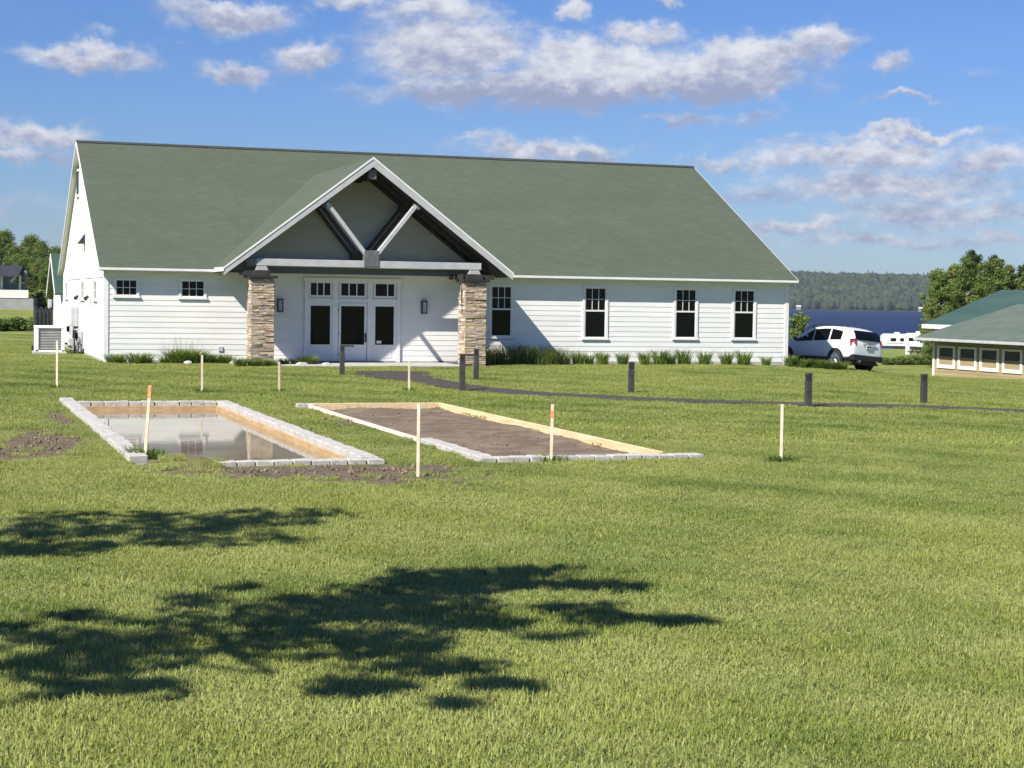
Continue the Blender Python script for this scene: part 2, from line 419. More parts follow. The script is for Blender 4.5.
di = t.new('ShaderNodeAttribute', attribute_name='dirt').outputs['Fac']
pi_ = t.new('ShaderNodeAttribute', attribute_name='pit').outputs['Fac']
dn = t.m('ADD', di, t.m('MULTIPLY', t.m('SUBTRACT', t.noise(pos, 2.6, 8, .75), .5), 2.0))
dmask = t.m('MAXIMUM', t.rng(dn, .36, .86), pi_)
soil = t.mix(t.rng(t.noise(pos, 5, 6, .65), .3, .7), (.135, .105, .070), (.25, .205, .145))
t.set(p.inputs['Base Color'], t.mix(dmask, gcol, soil)); p.inputs['Roughness'].default_value = .95; p.inputs['Specular IOR Level'].default_value = .15
b = t.new('ShaderNodeBump'); b.inputs['Distance'].default_value = .06; b.inputs['Strength'].default_value = .9
t.set(b.inputs['Height'], t.m('ADD', ff, t.m('MULTIPLY', fn, 1.5))); t.l.new(b.outputs[0], p.inputs['Normal'])
MATS['lawn'] = m; me.materials.append(m)
prop(link('lawn', me), kind='structure')

# ------------------------------------------------------------------ lake, far shore
m = bpy.data.materials.new('lake_water'); m.use_nodes = True; t = NT(m.node_tree); p = t.n['Principled BSDF']
pos = t.new('ShaderNodeNewGeometry').outputs['Position']
# choppy water: wind-roughened, so the body colour shows between the tilted facets
wn = t.noise(t.v('MULTIPLY', pos, (1, 1, 1)), .05, 6, .7)
t.set(p.inputs['Base Color'], t.mix(t.rng(wn, .35, .65), (.007, .016, .050), (.014, .030, .082)))
p.inputs['Roughness'].default_value = .55; p.inputs['Specular IOR Level'].default_value = .22
b = t.new('ShaderNodeBump'); b.inputs['Distance'].default_value = 1.2; b.inputs['Strength'].default_value = 1
t.set(b.inputs['Height'], t.noise(pos, .22, 5, .7)); t.l.new(b.outputs[0], p.inputs['Normal'])
MATS['lake_water'] = m
def camP(d, l, z): return (CX+d*s_+l*c_, CY+d*c_-l*s_, z)
lk = MB(); lk.poly([camP(250, -800, -6), camP(250, 1800, -6), camP(5000, 3200, -6), camP(5000, -2200, -6)], [(0, 1, 2, 3)])
prop(lk.build('lake', 'lake_water'), kind='structure')
# far hill
hd = np.linspace(2200, 3600, 60); hl = np.linspace(-2400, 3200, 160)
HL, HD = np.meshgrid(hl, hd)
def hillz(d, l):
    top = 44 + 5*np.sin(l*.0031+.6) + 3*np.sin(l*.0083) + 1.5*np.sin(l*.021)
    up = sst(2235+25*np.sin(l*.01), 2760, d)**.8
    return -9 + (top)*up + 3*np.sin(l*.017+d*.011)*up
HZ = hillz(HD, HL)
HV = np.stack([CX+HD*s_+HL*c_, CY+HD*c_-HL*s_, HZ], -1)
me = bpy.data.meshes.new('hill'); nh, nw = HD.shape
fs = [(i*nw+j, i*nw+j+1, (i+1)*nw+j+1, (i+1)*nw+j) for i in range(nh-1) for j in range(nw-1)]
me.from_pydata(HV.reshape(-1, 3).tolist(), [], fs)
mat('hill_green', (.018, .034, .014), (.032, .052, .02), .01, .9); me.materials.append(MATS['hill_green'])
prop(link('hill', me), kind='structure')
def crown_mesh(name, m, seed, tall=1.25, cone=False):
    r = np.random.default_rng(seed); bm = bmesh.new(); bmesh.ops.create_icosphere(bm, subdivisions=2, radius=1)
    for v in bm.verts:
        q = v.co.normalized(); n = .82+.34*r.random()
        v.co = q*n
        if cone: w = max(.05, 1-(v.co.z+1)/2.1); v.co.x *= w; v.co.y *= w
        v.co.z *= tall
    me = bpy.data.meshes.new(name); bm.to_mesh(me); bm.free(); me.materials.append(MATS[m])
    a = me.attributes.new('tint', 'FLOAT', 'FACE'); a.data.foreach_set('value', r.random(len(me.polygons)).astype(np.float32))
    return me
mat('canopy_a', (.016, .032, .014), (.034, .056, .022), .02, .9); mat('canopy_b', (.012, .025, .014), (.026, .043, .020), .02, .9)
mat('canopy_c', (.025, .043, .018), (.044, .066, .026), .02, .9)
pr = [crown_mesh('canopy_piece', k, i, 1.2) for i, k in enumerate(('canopy_a', 'canopy_b', 'canopy_c', 'canopy_a'))] + [crown_mesh('canopy_piece', 'canopy_b', 9, 1.7, True)]
n = 26000
dd = 2240+620*RNG.random(n)**1.15; ll = -700+2100*RNG.random(n)
zz = hillz(dd, ll); ok = zz > -5.2; dd, ll, zz = dd[ok], ll[ok], zz[ok]
sc = 4.2+3.2*RNG.random(len(dd))
P = np.stack([CX+dd*s_+ll*c_, CY+dd*c_-ll*s_, zz+sc*.75], -1)
S = np.stack([sc, sc, sc*(.8+.5*RNG.random(len(sc)))], -1); Rz = np.zeros_like(P); Rz[:, 2] = RNG.random(len(sc))*6.28
prop(scatter('forest', P, S, Rz, pr), 'hazy green forest covering the far hillside across the lake', 'forest')
# two pale specks: cottages on the far shore
def cottage(px, d, wpx, lab):
    l = (px-512)/F*d; w = wpx/F*d
    b = camP(d, l, -5.9); t_ = thing('lakeside_cottage', b, lab, 'cottage')
    MB().box(-w/2, w/2, -3, 3, 0, 3.4).build('wall', 'house_gray', t_, world=False)
    MB().prism([(-w/2-.5, -3.6, 3.4), (w/2+.5, -3.6, 3.4), (w/2+.5, 0, 5.6), (-w/2-.5, 0, 5.6)], (0, 0, .25)).prism([(-w/2-.5, 0, 5.6), (w/2+.5, 0, 5.6), (w/2+.5, 3.6, 3.4), (-w/2-.5, 3.6, 3.4)], (0, 0, .25)).build('roof', 'utility_gray', t_, world=False)
    t_.rotation_euler.z = -YAW
cottage(797, 2245, 4, 'tiny pale cottage on the far shore just right of the hall')
cottage(919, 2245, 4, 'pale boathouse on the far shore beside the tall trees')

# ------------------------------------------------------------------ the hall
L_, D_ = 26.45, 19.58
EZ, RZ, OV, RO = 3.33, 8.47, .43, .22
SL = (RZ-EZ)/(D_/2+OV)
PXC, PH, PF = 8.95, 5.2, -2.41           # porch axis, half span, front edge
PFZ, PAZ = 3.38, 7.31; PSL = (PAZ-PFZ)/PH
BRD = .192                                # clapboard exposure
hall = thing('event_hall', (0, 0, 0), 'long white clapboard hall with green shingle roof and stone-pillared gable porch', 'building')
def shingle(name, c1, c2, c3):
    m = bpy.data.materials.new(name); m.use_nodes = True; t = NT(m.node_tree); p = t.n['Principled BSDF']
    pos = t.new('ShaderNodeNewGeometry').outputs['Position']; x, y, z = t.sep(pos)
    row = t.m('MULTIPLY', z, 1/.066); fr = t.m('FRACT', row); ri = t.m('FLOOR', row)
    cell = t.comb(t.m('FLOOR', t.m('ADD', t.m('MULTIPLY', t.m('ADD', x, y), 3.2), t.m('MULTIPLY', ri, .37))), ri, 0)
    wn = t.new('ShaderNodeTexWhiteNoise', noise_dimensions='3D'); t.set(wn.inputs[0], cell)
    c = t.mix(t.rng(t.noise(t.v('MULTIPLY', pos, (.35, .35, 1.2)), .9, 5, .6), .3, .7), c1, c2)
    c = t.mix(t.m('MULTIPLY', wn.outputs[0], .6), c, c3)
    c = t.mix(t.m('MULTIPLY', t.rng(t.noise(pos, 45, 3, .6), .4, .6), .3), c, c3)
    t.set(p.inputs['Base Color'], c); p.inputs['Roughness'].default_value = .9; p.inputs['Specular IOR Level'].default_value = .2
    b = t.new('ShaderNodeBump'); b.inputs['Distance'].default_value = .006; b.inputs['Strength'].default_value = .8
    t.set(b.inputs['Height'], t.m('ADD', t.m('MULTIPLY', fr, -1.), t.m('MULTIPLY', t.noise(pos, 60, 3), .8))); t.l.new(b.outputs[0], p.inputs['Normal'])
    MATS[name] = m
shingle('green_shingle', (.084, .102, .073), (.096, .114, .083), (.066, .083, .058))

def zmain(y): return EZ + SL*(y+OV)
wall = MB()
# core of the walls, a closed pentagon shell, its top following the roof
yc = D_/2
gab = [(0, 0, -1.5), (0, D_, -1.5), (0, D_, zmain(0)-.13), (0, yc, zmain(yc)-.13), (0, 0, zmain(0)-.13)]
wall.prism([(0.0, y, z) for _, y, z in gab], (L_, 0, 0))
wf = wall.build('wall', 'wall_core', hall)
# porch gable wall rising above the main eave
zt = zmain(0)-.17
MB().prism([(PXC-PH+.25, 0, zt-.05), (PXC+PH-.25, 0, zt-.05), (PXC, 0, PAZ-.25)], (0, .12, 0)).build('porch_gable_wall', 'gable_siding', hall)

# openings in front wall: x0 x1 z0 z1 (outer casing)
WINS = [(14.02, 15.00, .98, 3.0), (17.76, 18.80, .95, 3.0), (21.52, 22.56, .97, 3.0), (24.02, 25.06, .97, 3.0)]
SMALL = [(.30, 1.18, 2.30, 2.99), (2.56, 3.52, 2.28, 2.99)]
DOOR = (7.04, 10.60, .06, 3.06)
OPEN = WINS+SMALL+[DOOR, (6.03, 6.26, 1.85, 2.34), (11.38, 11.61, 1.85, 2.34)]
# clapboards: unit board along +x, scaled to length
def board_mesh(name, h):
    b = MB(); b.poly([(0, 0, 0), (0, -.017, 0), (0, -.017, .008), (0, -.006, h), (0, 0, h), (1, 0, 0), (1, -.017, 0), (1, -.017, .008), (1, -.006, h), (1, 0, h)],
                     [(0, 1, 2, 3, 4), (9, 8, 7, 6, 5), (0, 5, 6, 1), (1, 6, 7, 2), (2, 7, 8, 3), (3, 8, 9, 4)])
    return b.mesh(name, 'white_siding')
BM = board_mesh('clapboard', BRD+.01)
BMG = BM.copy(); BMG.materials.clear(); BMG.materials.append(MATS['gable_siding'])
def boards(x0, x1, z0, z1, opens, parent, place, clip=None, me=None):
    z = z0
    while z < z1-.05:
        a, b = x0, x1
        if clip:
            a, b = clip(z+BRD*.6)
            a, b = max(a, x0), min(b, x1)
        cuts = sorted([(o[0]-.003, o[1]+.003) for o in opens if o[2] < z+BRD-.02 and o[3] > z+.02])
        cur = a; seg = []
        for c0, c1 in cuts:
            if c0 > cur: seg.append((cur, min(c0, b)))
            cur = max(cur, c1)
        if cur < b: seg.append((cur, b))
        for p0, p1 in seg:
            if p1-p0 < .03: continue
            # long runs are butted from shorter boards
            o = link('clapboard', me or BM, parent); place(o, p0, p1, z, min(1., (z1-z)/BRD))
        z += BRD
def front(o, a, b, z, k): o.location = (a, -.002, z); o.scale = (b-a, 1, k)
CB = .13
boards(CB, L_-CB, .10, EZ-.22, OPEN, wf, front)
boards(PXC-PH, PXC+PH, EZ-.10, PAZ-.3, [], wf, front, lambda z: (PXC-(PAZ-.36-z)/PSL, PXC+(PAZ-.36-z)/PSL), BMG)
def side(o, a, b, z, k): o.location = (-.002, b, z); o.rotation_euler = (0, 0, -math.pi/2); o.scale = (b-a, 1, k)
GW = [(16.9, 18.5, 2.15, 2.98), (8.1, 9.9, 2.15, 2.98), (2.6, 4.2, 2.15, 2.98), (10.9, 11.9, 6.3, 7.5)]
boards(CB, D_-CB, .10, 2.98, GW, wf, side)
boards(0, D_, 3.36, RZ-.3, GW, wf, side, lambda z: ((z-zt)/SL, D_-(z-zt)/SL))
# trim
def trim(name, *b, mt='white_trim', bev=.006): return MB().box(*b).build(name, mt, hall, bevel=bev)
trim('corner_board', -.040, CB, -.040, -.003, .02, EZ-.22); trim('corner_board', -.0405, -.003, -.0030, CB, .02, 3.0)
trim('corner_board', L_-CB, L_+.04, -.040, -.003, .02, EZ-.22); trim('corner_board', -.0405, -.003, D_-CB, D_, .02, 3.0)
trim('frieze_board', 0, PXC-PH+.2, -.036, -.003, EZ-.22, EZ-.02); trim('frieze_board', PXC+PH-.2, L_, -.036, -.003, EZ-.22, EZ-.02)
trim('frieze_board', PXC-PH+.3, PXC+PH-.3, -.042, -.003, EZ-.22, EZ-.10)
trim('frieze_board', -.036, -.003, 0, D_, 2.98, 3.36)
trim('foundation', -.02, L_+.02, -.015, .3, -1.4, .095, mt='concrete'); trim('foundation', -.015, .3, .3, D_+.02, -1.4, .095, mt='concrete')
# roof: front slope with the porch triangle left open, back slope
TH = .085
vt = (PAZ-EZ)/SL-OV
x0, x1 = -RO, L_+RO
fpts = [(x0, -OV, EZ), (PXC-PH+.22, -OV, EZ), (PXC, vt-.25, zmain(vt-.25)), (PXC+PH-.22, -OV, EZ), (x1, -OV, EZ), (x1, yc, RZ), (x0, yc, RZ)]
rf = MB().prism([(x, y, z-TH) for x, y, z in fpts], (0, 0, TH)).build('roof', 'green_shingle', hall)
MB().prism([(x0, yc, RZ-TH), (x1, yc, RZ-TH), (x1, D_+OV, EZ-TH), (x0, D_+OV, EZ-TH)], (0, 0, TH)).build('roof', 'green_shingle', hall)
mat('ridge_dark', (.03, .035, .03), (.045, .05, .042), 4, .9)
MB().prism([(x0-.01, yc-.16, RZ-.05), (x0-.01, yc+.16, RZ-.05), (x0-.01, yc, RZ+.045)], (L_+2*RO+.02, 0, 0)).build('ridge_cap', 'ridge_dark', rf)
# eave fascia and rakes
def fas(xa, xb): MB().box(xa, xb, -OV-.025, -OV-.003, EZ-.095, EZ-.012).build('fascia', 'white_trim', hall, bevel=.004)
fas(x0, PXC-PH-.02); fas(PXC+PH+.02, x1)
MB().box(x0, x1, -OV, -.003, EZ-.12, EZ-.10).build('soffit', 'white_trim', hall)
for xa, xb in ((x0-.028, x0-.003), (x1+.003, x1+.028)):
    for s in (0, 1):
        ya, yb = (-OV, yc) if s == 0 else (D_+OV, yc)
        MB().prism([(xa, ya, EZ-.13), (xa, yb, RZ-.14), (xa, yb, RZ-.012), (xa, ya, EZ-.012)], (xb-xa, 0, 0)).build('rake_board', 'white_trim', hall)
MB().box(x0+.02, x0+.2, -OV+.02, -.003, EZ-.098, EZ-.094).build('soffit', 'white_trim', hall)

for s in (0, 1):
    ya, yb = (-OV, yc) if s == 0 else (D_+OV, yc)
    MB().prism([(x0+.01, ya, EZ-TH-.03), (x0+.01, yb, RZ-TH-.03), (-.001, yb, RZ-TH-.03), (-.001, ya, EZ-TH-.03)], (0, 0, .025)).build('soffit', 'white_trim', hall)
# windows
def window(parent, x0, x1, z0, z1, cols, rows, meet=None, y=-.02, axis_='x', casing=.09):
    """double hung or fixed window standing on wall plane; axis_ 'y' = on gable wall"""
    def P(b, a0, a1, d0, d1, c0, c1):
        if axis_ == 'x': return b.box(a0, a1, d0, d1, c0, c1)
        return b.box(d0, d1, a0, a1, c0, c1)
    w = P(MB(), x0+.02, x1-.02, -.012, -.004, z0+.02, z1-.02).build('window', 'glass_dark', parent)
    f = MB()
    P(f, x0, x0+casing, -.05, -.003, z0, z1); P(f, x1-casing, x1, -.05, -.003, z0, z1)
    P(f, x0+casing, x1-casing, -.05, -.003, z1-casing, z1); f.build('frame', 'white_trim', w)
    s = MB(); P(s, x0-.03, x1+.03, -.075, -.003, z0-.03, z0+.045); s.build('sill', 'white_trim', w, bevel=.004)
    a, b, c, d = x0+casing, x1-casing, z0+.045, z1-casing
    sash = MB()
    P(sash, a, a+.035, -.035, -.013, c, d); P(sash, b-.035, b, -.035, -.013, c, d); P(sash, a+.035, b-.035, -.035, -.013, c, c+.045); P(sash, a+.035, b-.035, -.035, -.013, d-.035, d)
    sash.build('sash', 'white_trim', w)
    top0 = c+.045
    if meet:
        top0 = meet+.03
        mr = MB(); P(mr, a+.035, b-.035, -.040, -.013, meet-.03, meet+.03); mr.build('meeting_rail', 'white_trim', w)
        P(MB(), a+.035, b-.035, -.018, -.0145, c+.045, meet-.03).build('pane', 'glass_dark', w)
    wa, wb = a+.035, b-.035; za, zb = top0, d-.035; mu = .022
    for i in range(1, cols):
        xm = wa+(wb-wa)*i/cols
        P(MB(), xm-mu/2, xm+mu/2, -.030, -.013, za, zb).build('muntin', 'white_trim', w)
    for j in range(1, rows):
        zm = za+(zb-za)*j/rows
        P(MB(), wa, wb, -.0285, -.0135, zm-mu/2, zm+mu/2).build('muntin', 'white_trim', w)
    for i in range(cols):
        for j in range(rows):
            P(MB(), wa+(wb-wa)*i/cols+mu/2, wa+(wb-wa)*(i+1)/cols-mu/2, -.0182, -.0145, za+(zb-za)*j/rows+mu/2, za+(zb-za)*(j+1)/rows-mu/2).build('pane', 'glass_dark', w)
    return w
for a, b, c, d in WINS: window(hall, a, b, c, d, 3, 2, meet=(c+d)/2+.06)
for a, b, c, d in SMALL: window(hall, a, b, c, d, 3, 2, casing=.07)
for a, b, c, d in GW[:3]: window(hall, a, b, c, d, 3, 2, axis_='y', casing=.12)
# gable louver, floodlights, hood vent
lv = MB().box(-.05, -.004, 10.95, 11.85, 6.35, 7.45).build('louver', 'frame_gray', hall)
for i in range(9):
    z = 6.42+i*.108; MB().prism([(-.075, 10.98, z), (-.052, 10.98, z+.07), (-.052, 10.98, z+.085), (-.075, 10.98, z+.015)], (0, .84, 0)).build('slat', 'black_metal', lv)
for z, y in ((6.42, 10.9), (7.45, 10.9)): MB().box(-.085, -.004, 10.9, 11.9, z-.09, z-.03+.03).build('louver_casing', 'white_trim', lv)
MB().prism([(-.02, 8.0, 4.35), (-.28, 8.0, 4.35), (-.02, 8.0, 4.72)], (0, .55, 0)).build('hood_vent', 'black_metal', hall)
for y in (10.2, 5.4):
    fl = MB().box(-.14, -.03, y, y+.12, 2.28, 2.4).build('floodlight', 'white_trim', hall)
    MB().tube([(-.12, y-.05, 2.3), (-.24, y-.12, 2.2)], [.05, .085], 10).build('lamp_head', 'black_metal', fl); MB().tube([(-.12, y+.17, 2.3), (-.24, y+.24, 2.2)], [.05, .085], 10).build('lamp_head', 'white_trim', fl)
cabn = MB().box(-.22, -.035, 11.2, 12.3, 1.05, 1.85).build('electric_cabinet', 'utility_gray', hall, bevel=.015)
MB().box(-.235, -.222, 11.3, 12.2, 1.12, 1.78).build('cabinet_door', 'utility_gray', cabn, bevel=.004)
for i, (y, z0, z1) in enumerate(((12.0, -.1, 1.05), (11.5, -.1, 1.05), (13.4, .1, 1.4), (9.4, .1, .95))):
    MB().tube([(-.09, y, z0), (-.09, y, z1)], .035, 8).build('conduit', 'utility_gray', hall)
for y, z, r in ((10.1, .78, .16), (9.2, .72, .15), (13.6, .9, .14)):
    mt_ = MB().box(-.2, -.04, y-.17, y+.17, z-.25, z+.2).build('meter', 'utility_gray', hall, bevel=.01)
    MB().tube([(-.2, y, z), (-.31, y, z)], [r, r*.8], 14).build('meter_dial', 'glass_dark', mt_)
gm = MB().box(-.55, -.2, 9.3, 9.75, .3, .62).build('gas_meter', 'utility_gray', hall, bevel=.03)
MB().tube([(-.35, 9.4, .62), (-.35, 9.4, .85), (-.35, 8.9, .85), (-.35, 8.9, .0)], .03, 8).tube([(-.35, 9.65, .62), (-.35, 9.65, .9), (-.08, 9.65, .9)], .03, 8).build('pipe', 'black_metal', gm)
MB().tube([(-.5, 10.6, .35), (-.5, 12.4, .35), (-.5, 12.4, .02)], .04, 8).tube([(-.3, 10.7, .2), (-.3, 12.9, .2)], .035, 8).build('pipe', 'black_metal', gm)
# wall spigot plate
MB().box(3.95, 4.12, -.055, -.02, .42, .60).build('outlet_cover', 'utility_gray', hall, bevel=.01)

# entrance: casing, three transoms, two sidelights, door
x0d, x1d, z0d, z1d = DOOR
ent = MB().box(x0d, x1d, -.03, -.003, z0d, z1d).build('entrance', 'white_trim', hall)
tr_z = (2.47, 2.91); gl_z = (.69, 2.09)
cols3 = [(7.26, 7.98), (8.38, 9.25), (9.66, 10.36)]
c = MB()
for a, b in ((7.04, 7.18), (8.06, 8.27), (9.36, 9.56), (10.46, 10.60)): c.box(a, b, -.085, -.031, z0d, z1d-.1)
c.box(x0d-.04, x1d+.04, -.10, -.031, z1d-.1, z1d+.04); c.box(7.18, 8.06, -.08, -.031, 2.22, 2.36); c.box(8.27, 9.36, -.08, -.031, 2.22, 2.36); c.box(9.56, 10.46, -.08, -.031, 2.22, 2.36)
c.build('entrance_casing', 'white_trim', ent)
for (a, b), nm in zip(cols3, (3, 3, 2)):
    tw = MB().box(a, b, -.047, -.031, *tr_z).build('transom', 'glass_dark', hall)
    f = MB()
    f.box(a-.07, a, -.066, -.031, tr_z[0]-.07, tr_z[1]+.05); f.box(b, b+.07, -.066, -.031, tr_z[0]-.07, tr_z[1]+.05)
    f.box(a, b, -.066, -.031, tr_z[1], tr_z[1]+.05); f.box(a, b, -.066, -.031, tr_z[0]-.07, tr_z[0]); f.build('frame', 'white_trim', tw)
    for k in ([1/3, 2/3] if nm == 3 else [.645]):
        xm = a+(b-a)*k; MB().box(xm-.02, xm+.02, -.062, -.048, *tr_z).build('muntin', 'white_trim', tw)
for i in (0, 2):
    a, b = cols3[i]
    sl = MB().box(a, b, -.045, -.031, *gl_z).build('sidelight', 'glass_dark', hall)
    f = MB(); lo, hi = (7.181, 8.059) if i == 0 else (9.561, 10.459)
    f.box(lo, a, -.064, -.031, .1, 2.219); f.box(b, hi, -.064, -.031, .1, 2.219); f.box(a, b, -.064, -.031, gl_z[1], 2.219); f.box(a, b, -.064, -.031, .1, gl_z[0]); f.build('frame', 'white_trim', sl)
    MB().box(a+.08, b-.08, -.072, -.065, .2, .58).build('panel', 'white_trim', sl, bevel=.005)
dr = MB().box(8.29, 9.34, -.052, -.031, .10, 2.21).build('door', 'white_trim', hall)
a, b = cols3[1]; f = MB()
f.box(8.30, a, -.07, -.053, .11, 2.2); f.box(b, 9.33, -.07, -.053, .11, 2.2); f.box(a, b, -.07, -.053, gl_z[1], 2.2); f.box(a, b, -.07, -.053, .11, gl_z[0]); f.build('frame', 'white_trim', dr)
MB().box(a, b, -.062, -.053, *gl_z).build('pane', 'glass_dark', dr)
MB().box(9.265, 9.315, -.14, -.071, .78, 1.12).build('handle', 'black_metal', dr, bevel=.01)
for z in (.3, 1.05, 1.9): MB().box(8.275, 8.30, -.085, -.071, z, z+.11).build('hinge', 'black_metal', dr)
MB().box(7.3, 9.9, -.5, -.09, .062, .085).build('door_mat', 'black_plastic', dr)
MB().box(9.72, 9.9, -.0465, -.0455, .74, .84).build('notice_sticker', 'plate_white', hall)
# wall lanterns
for a in (6.05, 11.40):
    ln = MB().box(a+.03, a+.16, -.05, -.004, 1.9, 2.28).build('lantern', 'black_metal', hall)
    f = MB(); 
    for xx in (a, a+.165): f.box(xx, xx+.025, -.19, -.165, 1.88, 2.27); f.box(xx, xx+.025, -.075, -.05, 1.88, 2.27)
    f.box(a-.01, a+.20, -.20, -.05, 2.27, 2.32); f.box(a-.01, a+.20, -.20, -.05, 1.85, 1.88); f.build('lantern_frame', 'black_metal', ln)
    MB().box(a+.03, a+.16, -.16, -.08, 1.88, 2.27).build('lantern_glass', 'utility_gray', ln)

# ------------------------------------------------------------------ porch
PT = .15
def porch_slope(sg):
    e = [(PXC, PF, PAZ), (PXC, vt, PAZ), (PXC+sg*PH, -OV-.03, PFZ), (PXC+sg*PH, PF, PFZ)]
    return MB().prism([(x, y, z-PT) for x, y, z in e], (0, 0, PT)), e
for sg in (-1, 1):
    b, e = porch_slope(sg); pr_ = b.build('porch_roof', 'green_shingle', hall)
    # dark tongue and groove ceiling under the slope
    nrm = np.array([sg*PSL, 0, 1.])
    MB().prism([(PXC, PF+.02, PAZ-PT-.035), (PXC, -.01, PAZ-PT-.035), (PXC+sg*(PH-.02), -.01, PFZ-PT-.02), (PXC+sg*(PH-.02), PF+.02, PFZ-PT-.02)], (0, 0, .03)).build('porch_ceiling', 'dark_wood', hall)
    # bright drip edge, broad painted rake board under it
    MB().prism([(PXC, PF-.03, PAZ-.06), (PXC+sg*PH, PF-.03, PFZ-.06), (PXC+sg*PH, PF-.03, PFZ+.012), (PXC, PF-.03, PAZ+.012)], (0, .028, 0)).build('drip_edge', 'white_trim', hall)
    MB().prism([(PXC, PF-.012, PAZ-.33), (PXC+sg*(PH-.0), PF-.012, PFZ-.27), (PXC+sg*PH, PF-.012, PFZ-.062), (PXC, PF-.012, PAZ-.062)], (0, .05, 0)).build('rake_board', 'gray_paint', hall)
    MB().box(min(PXC+sg*PH, PXC+sg*(PH+.03)), max(PXC+sg*PH, PXC+sg*(PH+.03)), PF-.03, -OV-.03, PFZ-.14, PFZ+.005).build('eave_board', 'white_trim', hall)
def truss(y, mt, blk, w=.16):
    t0 = MB().box(PXC-4.05, PXC+4.05, y-w/2, y+w/2, 3.46, 3.70).build('truss', 'gray_paint', hall, bevel=.008)
    off = .20+.19
    for sg in (-1, 1):
        if mt == 'dark_wood': MB().bar((PXC+sg*.05, y, PAZ-off+.06), (PXC+sg*(PH-.55), y, PFZ+PSL*.55-off+.06), w*.9, .14, up=(0, 1, 0)).build('top_chord', mt, t0)
        MB().bar((PXC+sg*.22, y-.004, 3.95), (PXC+sg*1.60, y-.004, 5.68), w*.85, .20, up=(0, 1, 0)).build('strut', mt, t0, bevel=.006)
    MB().box(PXC-.27, PXC+.27, y-w/2-.03, y+w/2+.03, 3.5, 4.06).build('king_block', blk, t0, bevel=.01)
    MB().box(PXC-.14, PXC+.14, y-w/2-.02, y+w/2+.02, PAZ-.75, PAZ-.42).build('apex_block', blk, t0)
    for sg in (-1, 1): MB().box(PXC+sg*1.62-.12, PXC+sg*1.62+.12, y-w/2-.012, y+w/2+.012, 5.55, 5.75).build('connector', blk, t0)
    return t0
truss(-2.2, 'gray_paint', 'gray_block'); truss(-1.12, 'dark_wood', 'dark_wood', .14); truss(-.14, 'dark_wood', 'dark_wood', .12)
# stone piers
STC = [((.48, .385, .26), (.55, .45, .32)), ((.38, .28, .20), (.45, .35, .26)), ((.56, .46, .35), (.64, .55, .44)), ((.27, .21, .165), (.33, .27, .21)), ((.50, .41, .32), (.42, .33, .26))]
for i, (a, b) in enumerate(STC): mat('ledgestone_%d' % i, a, b, 9, .95, .012, 40)
mat('mortar', (.12, .10, .085), (.16, .14, .12), 8, .97)
mat('ledge_mix', (.30, .24, .18), (.50, .42, .33), 6, .95, .01, 40)
_t = NT(MATS['ledge_mix'].node_tree); _r = _t.new('ShaderNodeValToRGB'); _r.color_ramp.interpolation = 'CONSTANT'
for _i, (_a, _b) in enumerate(STC):
    _e = _r.color_ramp.elements[0] if _i == 0 else _r.color_ramp.elements.new(_i/5)
    _e.color = (*_b, 1); _e.position = _i/5
_t.set(_r.inputs[0], _t.new('ShaderNodeNewGeometry').outputs['Random Per Island']); _t.set(_t.n['Principled BSDF'].inputs['Base Color'], _r.outputs[0])
unit_stones = []
for i in range(5):
    r = np.random.default_rng(50+i)
    b = MB().box(0, 1, 0, 1, 0, 1)
    me = b.mesh('stone', 'ledgestone_%d' % i)
    for v in me.vertices:
        v.co.x += r.uniform(-.035, .035); v.co.z += r.uniform(-.07, .07)
        if v.co.y < .5: v.co.y += r.uniform(0, .5)
    unit_stones.append(me)
def pier(xa, xb, ya, yb, z0, z1):
    p = MB().box(xa+.06, xb-.06, ya+.06, yb-.06, z0-.3, z1).build('stone_pillar', 'mortar', hall)
    rest = MB()
    z = z0
    while z < z1-.03:
        h = random.choice((.055, .07, .085, .10, .12)); h = min(h, z1-z)
        for face in range(4):
            a, b = (xa, xb) if face in (0, 2) else (ya+.05, yb-.05)
            u = a
            while u < b-.02:
                w = random.uniform(.2, .48); w = b-u if b-u-w < .12 else w
                dp = random.uniform(.058, .10)
                if face == 0:
                    o = link('stone', random.choice(unit_stones), p)
                    if face == 0: o.location = (u+.004, ya+.06-dp, z+.004); o.scale = (w-.008, dp-.002, h-.009)
                    else: o.location = (xa+.06-dp, u+w-.004, z+.004); o.rotation_euler = (0, 0, -math.pi/2); o.scale = (w-.008, dp-.002, h-.009)
                    o.location = Vector(o.location)
                elif face == 3: rest.box(xa+.06-dp, xa+.062, u+.004, u+w-.004, z+.004, z+h-.005)
                elif face == 2: rest.box(u+.004, u+w-.004, yb-.062, yb-.06+dp, z+.004, z+h-.005)
                else: rest.box(xb-.062, xb-.06+dp, u+.004, u+w-.004, z+.004, z+h-.005)
                u += w
        z += h
    prop(rest.build('stone_facing', 'ledge_mix', p), kind='stuff')
    MB().box(xa-.10, xb+.10, ya-.10, yb+.10, z1, z1+.09).build('cap', 'black_metal', p, bevel=.01)
    return p
PIL = ((4.67, 5.47), (12.33, 13.13))
for i, (a, b) in enumerate(PIL):
    pier(a, b, -2.52, -1.72, .0, 3.02)
    # dark bearing beam over the cap running back to wall, painted stub post on it
    MB().box(a+.12, b-.12, -2.42, -.05, 3.115, 3.30).build('bearing_beam', 'dark_wood', hall)
    xm = (a+b)/2
    MB().prism([(xm-.22, -2.34, 3.302), (xm+.22, -2.34, 3.302), (xm+.16, -2.34, 3.44), (xm-.16, -2.34, 3.44)], (0, .22, 0)).build('stub_post', 'gray_paint', hall)
    sg = -1 if i == 0 else 1
    MB().box(min(xm, xm+sg*.75), max(xm, xm+sg*.75), -2.30, -2.12, 3.115, 3.28).build('outrigger', 'dark_wood', hall)
